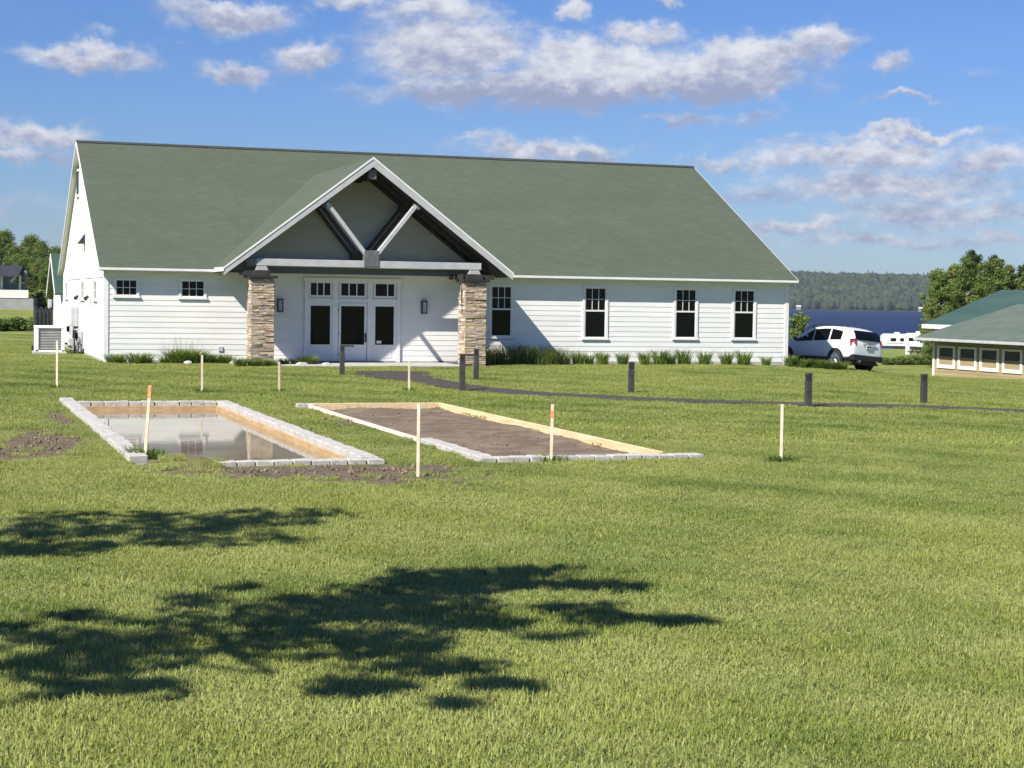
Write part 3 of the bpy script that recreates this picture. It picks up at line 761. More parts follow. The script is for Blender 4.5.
# rain diverter pipe on right pillar, little ground lights
MB().tube([(12.36, -2.0, 3.1), (12.30, -2.2, 2.7), (12.31, -2.3, 1.9)], .035, 8).build('downspout', 'black_metal', hall)

# slab before the door
slab = MB().box(5.75, 12.2, -3.1, -.02, -.2, .055); prop(slab.build('patio', 'concrete', bevel=.01), kind='structure')

# ------------------------------------------------------------------ gravel path
pp = [on_ground(*q)[:2] for q in ((386, 371.5), (392, 376), (425, 381), (462, 387.2), (520, 393.2), (575, 396), (631, 398.7), (700, 401.5), (785, 404.2), (860, 405.8), (929, 407.3), (1024, 411.3), (1150, 418))]
pp = np.array(pp)
def smooth_line(p, n=90):
    s = np.concatenate([[0], np.cumsum(np.linalg.norm(np.diff(p, axis=0), axis=1))]); u = np.linspace(0, s[-1], n)
    q = np.stack([np.interp(u, s, p[:, 0]), np.interp(u, s, p[:, 1])], -1)
    for _ in range(6): q[1:-1] = .25*q[:-2]+.5*q[1:-1]+.25*q[2:]
    return q
pc = smooth_line(pp)
tn = np.gradient(pc, axis=0); tn /= np.linalg.norm(tn, axis=1)[:, None]; nm = np.stack([-tn[:, 1], tn[:, 0]], -1)
wid = np.interp(np.arange(len(pc)), [0, 8, 20, 90], [1.5, 1.2, .7, .55])
pv = []
for i in range(len(pc)):
    for k in np.linspace(-1, 1, 5):
        j = RNG.uniform(-.05, .05) if abs(k) == 1 else 0
        q = pc[i]+nm[i]*(k*wid[i]+j); pv.append((q[0], q[1], gz1(*q)+.014+.01*(1-abs(k))))
pf = [(i*5+j, i*5+j+1, (i+1)*5+j+1, (i+1)*5+j) for i in range(len(pc)-1) for j in range(4)]
prop(MB().poly(pv, pf).build('path', 'gravel'), kind='structure')
def on_path(x, y, m=0.):
    d = np.full(np.shape(x), 1e9)
    for i in range(0, len(pc)): d = np.minimum(d, np.hypot(x-pc[i, 0], y-pc[i, 1])-wid[i])
    return d < m
# ------------------------------------------------------------------ bocce courts
def block_mesh(i):
    r = np.random.default_rng(80+i); b = MB().box(-.5, .5, -.5, .5, 0, 1)
    me = b.mesh('block', 'block_stone', bevel=.05)
    for v in me.vertices: v.co += Vector((r.uniform(-.02, .02), r.uniform(-.02, .02), r.uniform(-.04, .04)))
    return me
BLK = [block_mesh(i) for i in range(4)]
def block_row(parent, p, q, w=.28, h=.17, top=.14, ln=.27, jit=.008):
    p = np.array(p, float); q = np.array(q, float); L = np.linalg.norm(q-p); n = max(1, round(L/ln)); d = (q-p)/L; a = math.atan2(d[1], d[0])
    for i in range(n):
        c = p+d*(i+.5)*L/n
        o = link('block', random.choice(BLK), parent)
        o.location = (c[0]-parent.location.x+random.uniform(-jit, jit), c[1]-parent.location.y+random.uniform(-jit, jit), top+ZC-h-parent.location.z+random.uniform(-jit, jit))
        o.rotation_euler = (random.uniform(-.012, .012), random.uniform(-.012, .012), a+random.uniform(-.02, .02)+random.choice((0, math.pi)))
        o.scale = (L/n-.012, w, h)
def timber(parent, p, q, w, z0, z1, mt):
    p = np.array(p, float); q = np.array(q, float); L = np.linalg.norm(q-p); n = max(1, round(L/3.6))
    for i in range(n):
        a = p+(q-p)*i/n; b = p+(q-p)*(i+1)/n; e = (b-a)/np.linalg.norm(b-a)*.004
        MB().bar((*(a+e), (z0+z1)/2+ZC), (*(b-e), (z0+z1)/2+ZC+random.uniform(-.004, .004)), w, z1-z0).build('timber', mt, parent, bevel=.005)
x0, x1, y0, y1 = C1
c1 = thing('bocce_court', ((x0+x1)/2, y0, .04+ZC), 'left sunken court frame of grey edging blocks and lumber, flooded with water', 'court frame')
block_row(c1, (x0+.14, y1+1.6), (x0+.14, y0+1.0)); block_row(c1, (x0+.30, y1-.14), (x1-.29, y1-.14)); block_row(c1, (x1-.14, y1), (x1-.14, y0+.29)); block_row(c1, (x0+.9, y0+.14), (x1+.02, y0+.14), top=.125)
timber(c1, (x0+.30, y1-.31), (x1-.30, y1-.31), .045, -.28, .045, 'lumber_wet'); timber(c1, (x1-.305, y1-.34), (x1-.305, y0+.3), .045, -.28, .045, 'lumber_wet')
timber(c1, (x0+.305, y1-.34), (x0+.305, y0+.3), .045, -.28, .045, 'lumber_wet'); timber(c1, (x0+.9, y0+.305), (x1-.34, y0+.305), .045, -.28, .095, 'lumber_pale')
x0, x1, y0, y1 = C2
c2 = thing('bocce_court', ((x0+x1)/2, y0, .04+ZC), 'right court frame of yellow lumber and white edging blocks filled with bare soil', 'court frame')
block_row(c2, (x0+.14, y0+3.75), (x0+.14, y0+.29)); block_row(c2, (x0, y0+.14), (x1+.58, y0+.14), top=.135)
block_row(c2, (x0-.22, y1-.05), (x0+.20, y1-.05), top=.15)
timber(c2, (x0+.05, y0+3.8), (x0+.05, y1-.22), .045, -.12, .14, 'lumber_pale'); timber(c2, (x0+.08, y1-.08), (x1, y1-.08), .09, -.06, .16, 'lumber')
timber(c2, (x1-.05, y1-.13), (x1-.05, y0+.31), .09, -.06, .16, 'lumber')
# water in the left court
m = bpy.data.materials.new('pit_water'); m.use_nodes = True; t = NT(m.node_tree); p = t.n['Principled BSDF']
pos = t.new('ShaderNodeNewGeometry').outputs['Position']
t.set(p.inputs['Base Color'], t.mix(t.rng(t.noise(pos, .8, 4), .35, .65), (.20, .165, .115), (.27, .23, .17)))
p.inputs['Roughness'].default_value = .025; p.inputs['IOR'].default_value = 1.45; p.inputs['Specular IOR Level'].default_value = .6
b = t.new('ShaderNodeBump'); b.inputs['Distance'].default_value = .004; b.inputs['Strength'].default_value = .15
t.set(b.inputs['Height'], t.noise(t.v('MULTIPLY', pos, (.5, 2.2, 1)), 2.2, 3, .5)); t.l.new(b.outputs[0], p.inputs['Normal']); MATS['pit_water'] = m
wz = -.055+ZC
prop(MB().poly([(C1[0]+.25, C1[2]+.25, wz), (C1[1]-.25, C1[2]+.25, wz), (C1[1]-.25, C1[3]-.25, wz), (C1[0]+.25, C1[3]-.25, wz)], [(0, 1, 2, 3)]).build('water', 'pit_water'), kind='structure')
# soil bed in the right court, uneven
nx_, ny_ = 28, 110
bx_ = np.linspace(C2[0]+.07, C2[1]-.07, nx_); by_ = np.linspace(C2[2]+.2, C2[3]-.1, ny_)
BV = [(x, y, .035+ZC+.018*math.sin(x*3.1+y*.7)+.015*math.sin(y*2.3)+random.uniform(-.012, .012)) for y in by_ for x in bx_]
BF = [(j*nx_+i, j*nx_+i+1, (j+1)*nx_+i+1, (j+1)*nx_+i) for j in range(ny_-1) for i in range(nx_-1)]
prop(MB().poly(BV, BF).build('soil', 'soil_bed', smooth=True), kind='structure')
# clods of dug earth around the courts
cl_pr = []
for i in range(3):
    r = np.random.default_rng(i); bm = bmesh.new(); bmesh.ops.create_icosphere(bm, subdivisions=1, radius=1)
    for v in bm.verts: v.co *= r.uniform(.65, 1.2)
    me = bpy.data.meshes.new('clod_piece'); bm.to_mesh(me); bm.free(); me.materials.append(MATS['clod']); cl_pr.append(me)
n = 16000; cx_ = RNG.uniform(-7, 6.2, n); cy_ = RNG.uniform(-44, -22, n)
dm = dirtmask(cx_, cy_); keep = (RNG.random(n) < np.clip(dm-.42, 0, 1)*1.3) & ~inpit(cx_, cy_, .0)
cx_, cy_ = cx_[keep], cy_[keep]
ss = .010+.032*RNG.random(len(cx_))**2.5
extra = 130; ex_ = RNG.uniform(C2[0]+.3, C2[1]-.2, extra); ey_ = RNG.uniform(C2[2]+.4, C2[3]-.2, extra)
P = np.concatenate([np.stack([cx_, cy_, ground(cx_, cy_, False)+ss*.3], -1), np.stack([ex_, ey_, np.full(extra, .05+ZC)], -1)])
ss = np.concatenate([ss, .008+.02*RNG.random(extra)**2])
prop(scatter('earth_clods', P, np.stack([ss*1.3, ss, ss*.7], -1), RNG.random((len(ss), 3))*6.28, cl_pr), 'loose brown clods of dug earth around the court frames', 'soil')

# ------------------------------------------------------------------ daylily / grass clumps
def blades(n, h, spread, w, curl=.5, seed=0, lean=.35):
    r = np.random.default_rng(seed); Q = []; T = []
    for i in range(n):
        a = r.uniform(0, 6.283); rr = spread*math.sqrt(r.random()); bx, by = rr*math.cos(a), rr*math.sin(a)
        a2 = a+r.normal(0, .8); ln = h*r.uniform(.55, 1.1); le = lean*r.uniform(.2, 1.2)
        dx, dy = math.cos(a2), math.sin(a2); px_, py_ = -dy*w/2, dx*w/2
        tint = r.random()
        pts = []
        for k, ww in ((0, 1.), (.4, .95), (.75, .7), (1., .08)):
            o = le*ln*k+curl*ln*k**2.2*.6; z = ln*(k-.35*curl*k**2.5)
            pts.append((bx+dx*o, by+dy*o, z, ww))
        for k in range(3):
            A, B = pts[k], pts[k+1]
            Q.append([(A[0]-px_*A[3], A[1]-py_*A[3], A[2]), (A[0]+px_*A[3], A[1]+py_*A[3], A[2]), (B[0]+px_*B[3], B[1]+py_*B[3], B[2]), (B[0]-px_*B[3], B[1]-py_*B[3], B[2])]); T.append(tint)
    return np.array(Q), np.array(T)
DAY = [quads_mesh('leaves', *(lambda q: (q[0], 'leaf_daylily', q[1]))(blades(150, .50, .20, .022, .7, s))) for s in range(4)]
TALL = [quads_mesh('leaves', *(lambda q: (q[0], 'leaf_tall', q[1]))(blades(230, .85, .36, .014, .4, 20+s, .28))) for s in range(3)]
ORD = ['first', 'second', 'third', 'fourth', 'fifth', 'sixth', 'seventh', 'eighth', 'ninth', 'tenth', 'eleventh', 'twelfth', 'thirteenth', 'fourteenth', 'fifteenth', 'sixteenth']
def clump(name, x, y, s, label, group, meshes, sz=1., part='leaves'):
    t_ = thing(name, (x, y, gz1(x, y)-.01), label, 'plant', group, random.uniform(0, 6.28))
    o = link(part, random.choice(meshes), t_); o.scale = (s, s, s*sz); return t_
zx = lambda v: v/3.103+470
xs_ = [math.inf]
def wx(px, y):     # x on the line y = const near the wall foot
    r = ray(px, 366); t = (y-CY)/r[1]; return CX+r[0]*t
right_px = [zx(v) for v in (335, 372, 408, 472, 545, 588, 622, 665, 728, 792, 850, 920, 990)]
for i, px in enumerate(right_px):
    clump('daylily_clump', wx(px, -.55), -.55+random.uniform(-.08, .08), random.uniform(.65, 1.15), '%s daylily clump along the white right wall counting from the porch side' % ORD[i], 'daylilies along the right wall', DAY, 1.45)
for i, px in enumerate((800, 807, 814, 821, 828, 835, 842)):
    clump('daylily_clump', wx(px, -.7), -.7+random.uniform(-.1, .1), random.uniform(.85, 1.1), '%s green clump in front of the parked car counting from the hall corner' % ORD[i], 'clumps in front of the car', DAY, 1.1)
tall_px = [zx(v) for v in (35, 75, 115, 155, 185, 215, 250, 285)]
for i, px in enumerate(tall_px):
    clump('grass_clump', wx(px, -.75), -.75+random.uniform(-.2, .2), random.uniform(1.0, 1.35), '%s tall loose grass clump right of the right pillar counting from the pillar' % ORD[i], 'tall grasses beside the right pillar', TALL, .85)
left_px = [(113, 1.0), (120, .9), (136, 1.1), (146, 1.05), (165, .8), (176, 1.45), (185, 1.5), (196, 1.4), (207, 1.1), (217, .95), (228, .95), (240, .9), (252, .8), (262, .8), (272, .75)]
for i, (px, s) in enumerate(left_px):
    clump('daylily_clump', wx(px, -.6 if px < 236 else -2.9), -.6 if px < 236 else -2.9, s, '%s green clump along the left wall counting from the left corner' % ORD[i], 'daylilies along the left wall', DAY if i not in (5, 6, 7) else DAY, .95)
for i, px in enumerate((284, 296, 307, 312)):
    clump('daylily_clump', wx(px, -1.9), -1.9, (.75, .7, 1.0, .9)[i], '%s green clump beside the porch slab counting from the left pillar' % ORD[i], 'clumps beside the porch slab', DAY)
# seed stalks above the big left clump
for i, (px, s) in enumerate(((172, 1.15), (183, 1.3), (191, 1.2))):
    clump('grass_clump', wx(px, -.55), -.55, s, '%s wispy flowering grass against the left wall' % ORD[i], 'wispy grasses on the left wall', [quads_mesh('stalks', *(lambda q: (q[0], 'leaf_tall', q[1]))(blades(26, .9, .25, .006, .25, 77+i, .2)))], 1., 'stalks')
# small stones in the bed
for i, px in enumerate((188, 234, 300, 304, 326)):
    y = -1.1 if px < 240 else -2.3
    bm = bmesh.new(); bmesh.ops.create_icosphere(bm, subdivisions=2, radius=.16); 
    for v in bm.verts: v.co.z *= .6; v.co *= random.uniform(.85, 1.1)
    me = bpy.data.meshes.new('bed_stone'); bm.to_mesh(me); bm.free(); me.materials.append(MATS['concrete'])
    x = wx(px, y); prop(link('bed_stone', me, None, (x, y, gz1(x, y)+.04)), '%s pale rounded stone in the planting bed, counted from the left' % ORD[i], 'stone', 'pale stones in the bed')

# ------------------------------------------------------------------ stakes and path bollards
TUFT = [quads_mesh('grass_tuft', *(lambda q: (q[0], 'leaf_daylily', q[1]))(blades(120, .15, .16, .010, .6, 40+s, .5))) for s in range(2)]
STK = [(57, 330, 388, 0, 1, 'pale wooden survey stake standing before the air conditioner'), (202, 355, 392, 0, 1, 'pale wooden survey stake before the white wall left of the left pillar'),
       (279, 362, 392, 0, 1, 'pale wooden survey stake just right of the left stone pillar'), (409, 361, 391, 0, 1, 'short pale survey stake before the dark gravel path'),
       (145, 385, 457, 1, 2, 'leaning survey stake with orange top at the flooded court'), (418, 404, 477, .5, 0, 'tall pale survey stake nearest the camera between both courts'),
       (551, 404, 462, 2, 1, 'survey stake with orange band before the soil filled court'), (781, 404, 462, 0, 2, 'pale survey stake standing alone in the right lawn with grass at its foot')]
for px, top, bot, orange, tuft, lab in STK:
    g = on_ground(px, bot); dist = (g-CAM)@FW; h = (bot-top)/F*dist
    h = min(h, 1.25)
    st = thing('survey_stake', (g[0], g[1], gz1(g[0], g[1])), lab, 'stake', 'wooden survey stakes')
    lean = (.06, -.03) if orange == 1 else (random.uniform(-.012, .012), random.uniform(-.02, .02))
    st.rotation_euler = (lean[1], lean[0], random.uniform(-.25, .25)-YAW)
    wd = .046 if dist < 30 else .054; oz = {0: 0, .5: 0, 1: .2, 2: .22}[orange]
    MB().box(-wd/2, wd/2, -.011, .011, -.15, h-oz).build('lath', 'stake_wood', st, world=False)
    if orange: 
        if orange == 1: MB().box(-wd/2-.002, wd/2+.002, -.013, .013, h-oz, h).build('painted_top', 'orange_paint', st, world=False)
        elif orange == 2:
            MB().box(-wd/2-.001, wd/2+.001, -.0125, .0125, h-oz, h-.10).build('painted_band', 'orange_paint', st, world=False); MB().box(-wd/2, wd/2, -.011, .011, h-.10, h).build('lath', 'stake_wood', st, world=False)
    for k in range(tuft):
        o = link('grass_tuft', TUFT[k % 2], st); s = {457: 1.5, 462: 1.25}.get(bot, 1.1); o.scale = (s, s, s); o.location = ((k-.5*(tuft-1))*.14, -.04, -.02)
BOL = [(342, 345, 375, 'dark path bollard light in front of the entrance door'), (462, 354, 391, 'dark path bollard light before the right pillar, nearer of the pair'), (476, 349, 380, 'dark path bollard light before the right pillar, farther of the pair'),
       (631, 362, 393, 'dark path bollard light standing alone on the lawn below the right windows'), (808, 373, 407, 'dark path bollard light in the lawn left of the white car'), (923.5, 374, 404, 'dark path bollard light at the right before the tan pavilion')]
for px, top, bot, lab in BOL:
    g = on_ground(px, bot); dist = (g-CAM)@FW; h = (bot-top)/F*dist
    b_ = thing('path_light', (g[0], g[1], gz1(g[0], g[1])), lab, 'bollard', 'dark bollards along the path', -YAW+.2)
    w = .072
    MB().box(-w, w, -w, w, -.2, h-.2).build('post', 'bronze_metal', b_, bevel=.01, world=False)
    MB().box(-w*.9, w*.9, -w*.9, w*.9, h-.2, h-.05).build('lens', 'black_metal', b_, world=False)
    cp = MB().box(-w, w, -w, w, h-.05, h) if px != 342 else MB().box(-w, w+.28, -w, w, h-.05, h)
    cp.build('cap', 'bronze_metal', b_, bevel=.006, world=False)

# ------------------------------------------------------------------ air conditioner, bin by the gable
ax, ay = -1.35, 8.3
ac = thing('air_conditioner', (ax, ay, gz1(ax, ay)), 'white outdoor air conditioner cabinet beside the left gable wall', 'air conditioner')
A = lambda *b: MB().box(*b)
A(-.62, .62, -.62, .62, -.1, .10).build('pad', 'concrete', ac, world=False)
A(-.46, .46, -.46, .46, .10, .98).build('coil', 'black_metal', ac, world=False)
for sx in (-1, 1):
    for sy in (-1, 1): A(sx*.49-.06, sx*.49+.06, sy*.49-.06, sy*.49+.06, .10, 1.0).build('corner_post', 'white_trim', ac, bevel=.01, world=False)
A(-.56, .56, -.56, .56, 1.0, 1.10).build('top', 'white_trim', ac, bevel=.02, world=False); A(-.55, .55, -.55, .55, .10, .16).build('base', 'white_trim', ac, world=False)
for i in range(13):
    z = .2+i*.062; MB().box(-.43, .43, -.50, -.462, z, z+.028).box(-.50, -.462, -.43, .43, z, z+.028).build('louver_slat', 'utility_gray', ac, world=False)
bx0, by0 = -1.45, 10.6
bn = thing('trash_bin', (bx0, by0, gz1(bx0, by0)), 'black ribbed bin standing behind the air conditioner at the gable', 'bin')
MB().prism([(-.36, -.36, .12), (.36, -.36, .12), (.36, .36, .12), (-.36, .36, .12)], (0, 0, 1.62)).build('body', 'black_plastic', bn, bevel=.04, world=False)
for k in range(5): A(-.33+k*.15, -.26+k*.15, -.40, -.358, .3, 1.65).build('rib', 'black_plastic', bn, world=False)
for a in (-.3, -.1, .12, .3): A(a-.05, a+.06, -.38, -.3, 1.74, 1.82).build('rim_lug', 'black_plastic', bn, world=False)
A(.18, .34, -.1, .0, 1.74, 2.12).build('lid', 'utility_gray', bn, bevel=.02, world=False)
MB().tube([(-.3, .3, .14), (-.3, .42, .14)], .14, 12).tube([(.3, .3, .14), (.3, .42, .14)], .14, 12).build('wheel', 'black_plastic', bn, world=False)

# ------------------------------------------------------------------ white crossover
def car():
    px_, py_ = 29.55, 2.5
    hd = R(16) 
    e = .5; gzs = [gz1(px_+a, py_+b) for a, b in ((0, 0), (.9, 0), (-.9, 0), (0, 1.4), (0, -1.4))]
    t_ = thing('parked_car', (px_, py_, sum(gzs)/5+.02), 'white crossover parked behind the right corner of the hall, rear to camera', 'car')
    t_.rotation_euler = (0, .085, hd)
    # local: +y forward, x right. body loft of cross sections (y, half width, z of sill, belt, roof half width, roof z)
    st = [(-2.36, .74, .52, .92, None, None), (-2.33, .86, .44, 1.02, .60, 1.10), (-2.22, .905, .36, 1.06, .66, 1.42), (-2.0, .92, .33, 1.08, .69, 1.60), (-1.4, .925, .31, 1.06, .71, 1.685), (-.6, .925, .30, 1.03, .715, 1.70), (.1, .925, .30, 1.00, .70, 1.66), (.75, .92, .30, .985, .65, 1.46), (1.25, .91, .31, .98, .70, 1.08), (1.45, .905, .31, .975, .70, 1.02), (1.9, .88, .33, .92, .66, .95), (2.2, .80, .38, .80, .58, .84), (2.33, .66, .46, .66, .5, .68)]
    V = []; n = 0; rings = []
    for (y, w, zs, zb, rw, rz) in st:
        if rz is None: rw, rz = w*.7, zb+.02
        ring = [(w*.80, zs), (w*.97, zs+.10), (w, zs+(zb-zs)*.45), (w*.985, zs+(zb-zs)*.8), (w*.95, zb), (rw+(w*.95-rw)*.45, zb+(rz-zb)*.5), (rw*1.02, zb+(rz-zb)*.88), (rw*.85, rz-.005), (rw*.4, rz+.02)]
        full = [(x, y, z) for x, z in ring]+[(-x, y, z) for x, z in ring[::-1]]
        rings.append(full)
    b = MB(); m_ = len(rings[0])
    vs = [p for r in rings for p in r]; fs = []
    for i in range(len(rings)-1):
        for j in range(m_): fs.append((i*m_+j, i*m_+(j+1) % m_, (i+1)*m_+(j+1) % m_, (i+1)*m_+j))
    fs += [tuple(range(m_)), tuple(range((len(rings)-1)*m_, len(rings)*m_))[::-1]]
    b.poly(vs, fs); body = b.build('body', 'car_white', t_, smooth=True, world=False)
    sub = body.modifiers.new('s', 'SUBSURF'); sub.levels = 2; sub.render_levels = 2
    # wheels in arches
    for sx in (-1, 1):
        for wy in (-1.43, 1.42):
            arch = MB().tube([(sx*.60, wy, .36), (sx*.938, wy, .36)], .43, 20).build('wheel_arch', 'car_black', t_, world=False)
            wh = MB().tube([(sx*.72, wy, .345), (sx*.945, wy, .345)], [.345, .345], 24).build('wheel', 'tyre_rubber', t_, bevel=.0, world=False)
            MB().tube([(sx*.93, wy, .345), (sx*.952, wy, .345)], .235, 20).build('rim', 'alloy', wh, world=False)
            for k in range(5):
                a = k*1.2566+.3; MB().bar((sx*.957, wy+.04*math.cos(a), .345+.04*math.sin(a)), (sx*.957, wy+.215*math.cos(a), .345+.215*math.sin(a)), .055, .016, up=(1, 0, 0)).build('spoke', 'chrome', wh, world=False)
    # dark lower cladding and bumper
    for sx in (-1, 1): A(min(sx*.90, sx*.935), max(sx*.90, sx*.935), -.98, .97, .26, .40).build('side_skirt', 'car_black', t_, bevel=.01, world=False)
    MB().prism([(-.84, -2.385, .33), (.84, -2.385, .33), (.86, -2.37, .56), (-.86, -2.37, .56)], (0, .45, 0)).build('rear_bumper', 'car_black', t_, bevel=.02, world=False)
    A(-.78, .78, -2.2, 2.0, .18, .34).build('underbody', 'car_black', t_, world=False)
    for sx in (-.5, .5): MB().tube([(sx, -2.42, .30), (sx, -2.2, .30)], .05, 10).build('exhaust_pipe', 'chrome', t_, world=False)
    # glass: quads laid 1.2 cm outside the greenhouse surface
    def side_pt(y, k, sx, off=.012):
        ys_ = [s[0] for s in st[1:]]
        w = np.interp(y, ys_, [s[1] for s in st[1:]]); zb = np.interp(y, ys_, [s[3] for s in st[1:]]); rw = np.interp(y, ys_, [s[4] for s in st[1:]]); rz = np.interp(y, ys_, [s[5] for s in st[1:]])
        x = w*.95+(rw*1.02-w*.95)*(k*.5/.44 if k < .44 else .57+(k-.44)/.56*.43); 
        return (sx*(x+off), y, zb+(rz-zb)*.88*k)
    for sx in (-1, 1):
        for nm_, ya, yb, k0, k1a, k1b in (('side_window', .0, .95, .06, .90, .42), ('side_window', -.92, -.06, .08, .93, .91), ('quarter_window', -1.62, -1.0, .12, .80, .93)):
            b = MB(); ny2 = 5; pts = []
            for i in range(ny2+1):
                y = ya+(yb-ya)*i/ny2; k1 = k1a+(k1b-k1a)*i/ny2
                for k in np.linspace(k0, k1, 4): pts.append(side_pt(y, k, sx, .004+.012*math.sin(math.pi*k)))
            b.poly(pts, [(i*4+j, i*4+j+1, (i+1)*4+j+1, (i+1)*4+j) for i in range(ny2) for j in range(3)])
            b.build(nm_, 'glass_dark', t_, smooth=True, world=False)
        # tail lamp
        tl = MB(); tl.prism([(sx*.66, -2.345, .93), (sx*.89, -2.20, .88), (sx*.90, -2.16, 1.17), (sx*.68, -2.31, 1.22)], (sx*.03, -.03, 0)).build('tail_lamp', 'lamp_red', t_, bevel=.01, world=False)
        MB().prism([(sx*.74, -2.325, 1.03), (sx*.82, -2.28, 1.02), (sx*.82, -2.27, 1.09), (sx*.75, -2.31, 1.10)], (sx*.035, -.035, 0)).build('lamp_lens', 'lamp_clear', t_, world=False)
        A(min(sx*.95, sx*1.10), max(sx*.95, sx*1.10), .78, .90, 1.02, 1.16).build('mirror', 'car_black', t_, bevel=.03, world=False)
        for y in (-.78, .18): A(min(sx*.915, sx*.945), max(sx*.915, sx*.945), y, y+.18, .90, .925).build('door_handle', 'car_white', t_, world=False)
        MB().tube([(sx*.60, -1.8, 1.70), (sx*.60, -1.6, 1.74), (sx*.61, .1, 1.735), (sx*.60, .3, 1.66)], .022, 8).build('roof_rail', 'car_black', t_, world=False)
    rw_ = MB()
    rows = [(-2.357, .68, 1.16), (-2.335, .72, 1.25), (-2.285, .71, 1.37), (-2.20, .69, 1.47), (-2.09, .64, 1.545)]
    pts = [(k*w, y-.03, z) for y, w, z in rows for k in (-1, -.5, 0, .5, 1)]
    pts = [(x, y+.06*(abs(x)/.6)**2, z) for x, y, z in pts]
    rw_.poly(pts, [(i*5+j, i*5+j+1, (i+1)*5+j+1, (i+1)*5+j) for i in range(4) for j in range(4)]).build('rear_window', 'glass_dark', t_, smooth=True, world=False)
    A(-.36, .36, -2.405, -2.37, .99, 1.03).build('chrome_strip', 'chrome', t_, world=False); A(-.07, .07, -2.412, -2.375, 1.03, 1.075).build('emblem', 'chrome', t_, world=False)
    pl_ = A(-.17, .17, -2.405, -2.375, .84, .96).build('number_plate', 'plate_white', t_, world=False)
    A(-.13, .13, -2.4085, -2.4055, .875, .93).build('plate_characters', 'black_metal', pl_, world=False)
    return t_
car()
# ------------------------------------------------------------------ tan pavilion on the right (wall plane x = 41.4, running towards camera)
tx = 41.4; ty1, ty0 = 13.1, -6.0
tz = -1.32
tp = thing('pavilion', (tx, ty1, tz), 'low tan clapboard pavilion with white framed screen openings and weathered grey-green roof', 'building')
TEZ = .62
MB().box(tx, tx+9.6, ty0, ty1, tz-.6, TEZ+.05).build('wall', 'screen_dark', tp)
oy = []       # screen openings
y = ty1-.36
while y-1.55 > ty0: oy.append((y-1.56, y)); y -= 1.83
b_t = board_mesh('tan_board', .17); b_t.materials.clear(); b_t.materials.append(MATS['tan_siding'])
sz0, sz1 = -.64, .46
z = tz+.02
while z < TEZ-.12:
    cuts = [o for o in oy] if (z+.1 > sz0 and z < sz1) else []
    cur = ty0; seg = []
    for a, b in sorted(cuts):
        if a > cur: seg.append((cur, a))
        cur = b
    seg.append((cur, ty1-.1))
    for a, b in seg:
        if b-a < .05: continue
        o = link('clapboard', b_t, tp); o.location = (-.004, b-ty1, z-tz); o.rotation_euler = (0, 0, -math.pi/2); o.scale = (b-a, 1, 1)
    z += .16
MB().box(tx-.05, tx-.001, ty1-.1, ty1+.05, tz-.3, TEZ).build('corner_board', 'white_trim', tp)
for a, b in oy:
    w = MB().box(tx-.010, tx-.001, a+.02, b-.02, sz0+.02, sz1-.02).build('screen_opening', 'screen_dark', tp)
    f = MB().box(tx-.06, tx-.002, a, a+.16, sz0, sz1).box(tx-.06, tx-.002, b-.16, b, sz0, sz1).box(tx-.06, tx-.002, a+.16, b-.16, sz1-.10, sz1).box(tx-.065, tx-.002, a+.16, b-.16, sz0, sz0+.17)
    f.build('frame', 'white_trim', w)
    MB().box(tx-.03, tx-.011, a+.16, b-.16, sz0+.17, (sz0+sz1)/2+.02).build('blind', 'tan_siding', w)
rise = .29
e0 = tx-.75
def tr_z_(x): return TEZ+.22+rise*(x-e0)
xr = tx+5.2
rp = [(e0, ty0-.5, tr_z_(e0)), (xr, ty0-.5, tr_z_(xr)), (xr, ty1+.6, tr_z_(xr)), (e0, ty1+.6, tr_z_(e0))]
rr = MB().prism([(x, y, z-.12) for x, y, z in rp], (0, 0, .12)).build('roof', 'weathered_roof', tp)
MB().prism([(xr, ty0-.5, tr_z_(xr)-.12), (xr+5.9, ty0-.5, tr_z_(e0)-.12), (xr+5.9, ty1+.6, tr_z_(e0)-.12), (xr, ty1+.6, tr_z_(xr)-.12)], (0, 0, .12)).build('roof', 'weathered_roof', tp)
MB().box(e0-.10, e0-.003, ty0-.5, ty1+.6, tr_z_(e0)-.16, tr_z_(e0)-.02).build('gutter', 'gray_paint', tp, bevel=.02)
MB().prism([(e0, ty1+.603, tr_z_(e0)-.2), (xr, ty1+.603, tr_z_(xr)-.2), (xr, ty1+.603, tr_z_(xr)-.01), (e0, ty1+.603, tr_z_(e0)-.01)], (0, .03, 0)).build('rake_board', 'white_trim', tp)
MB().prism([(tx, ty1-.003, TEZ), (tx+9.6, ty1-.003, TEZ), (xr, ty1-.003, tr_z_(xr)-.15)], (0, -.1, 0)).build('gable_wall', 'tan_siding', tp)
MB().box(xr-.12, xr+.12, ty0-.45, ty1-1.0, tr_z_(xr)+.003, tr_z_(xr)+.10).build('ridge_cap', 'white_trim', rr, bevel=.02)

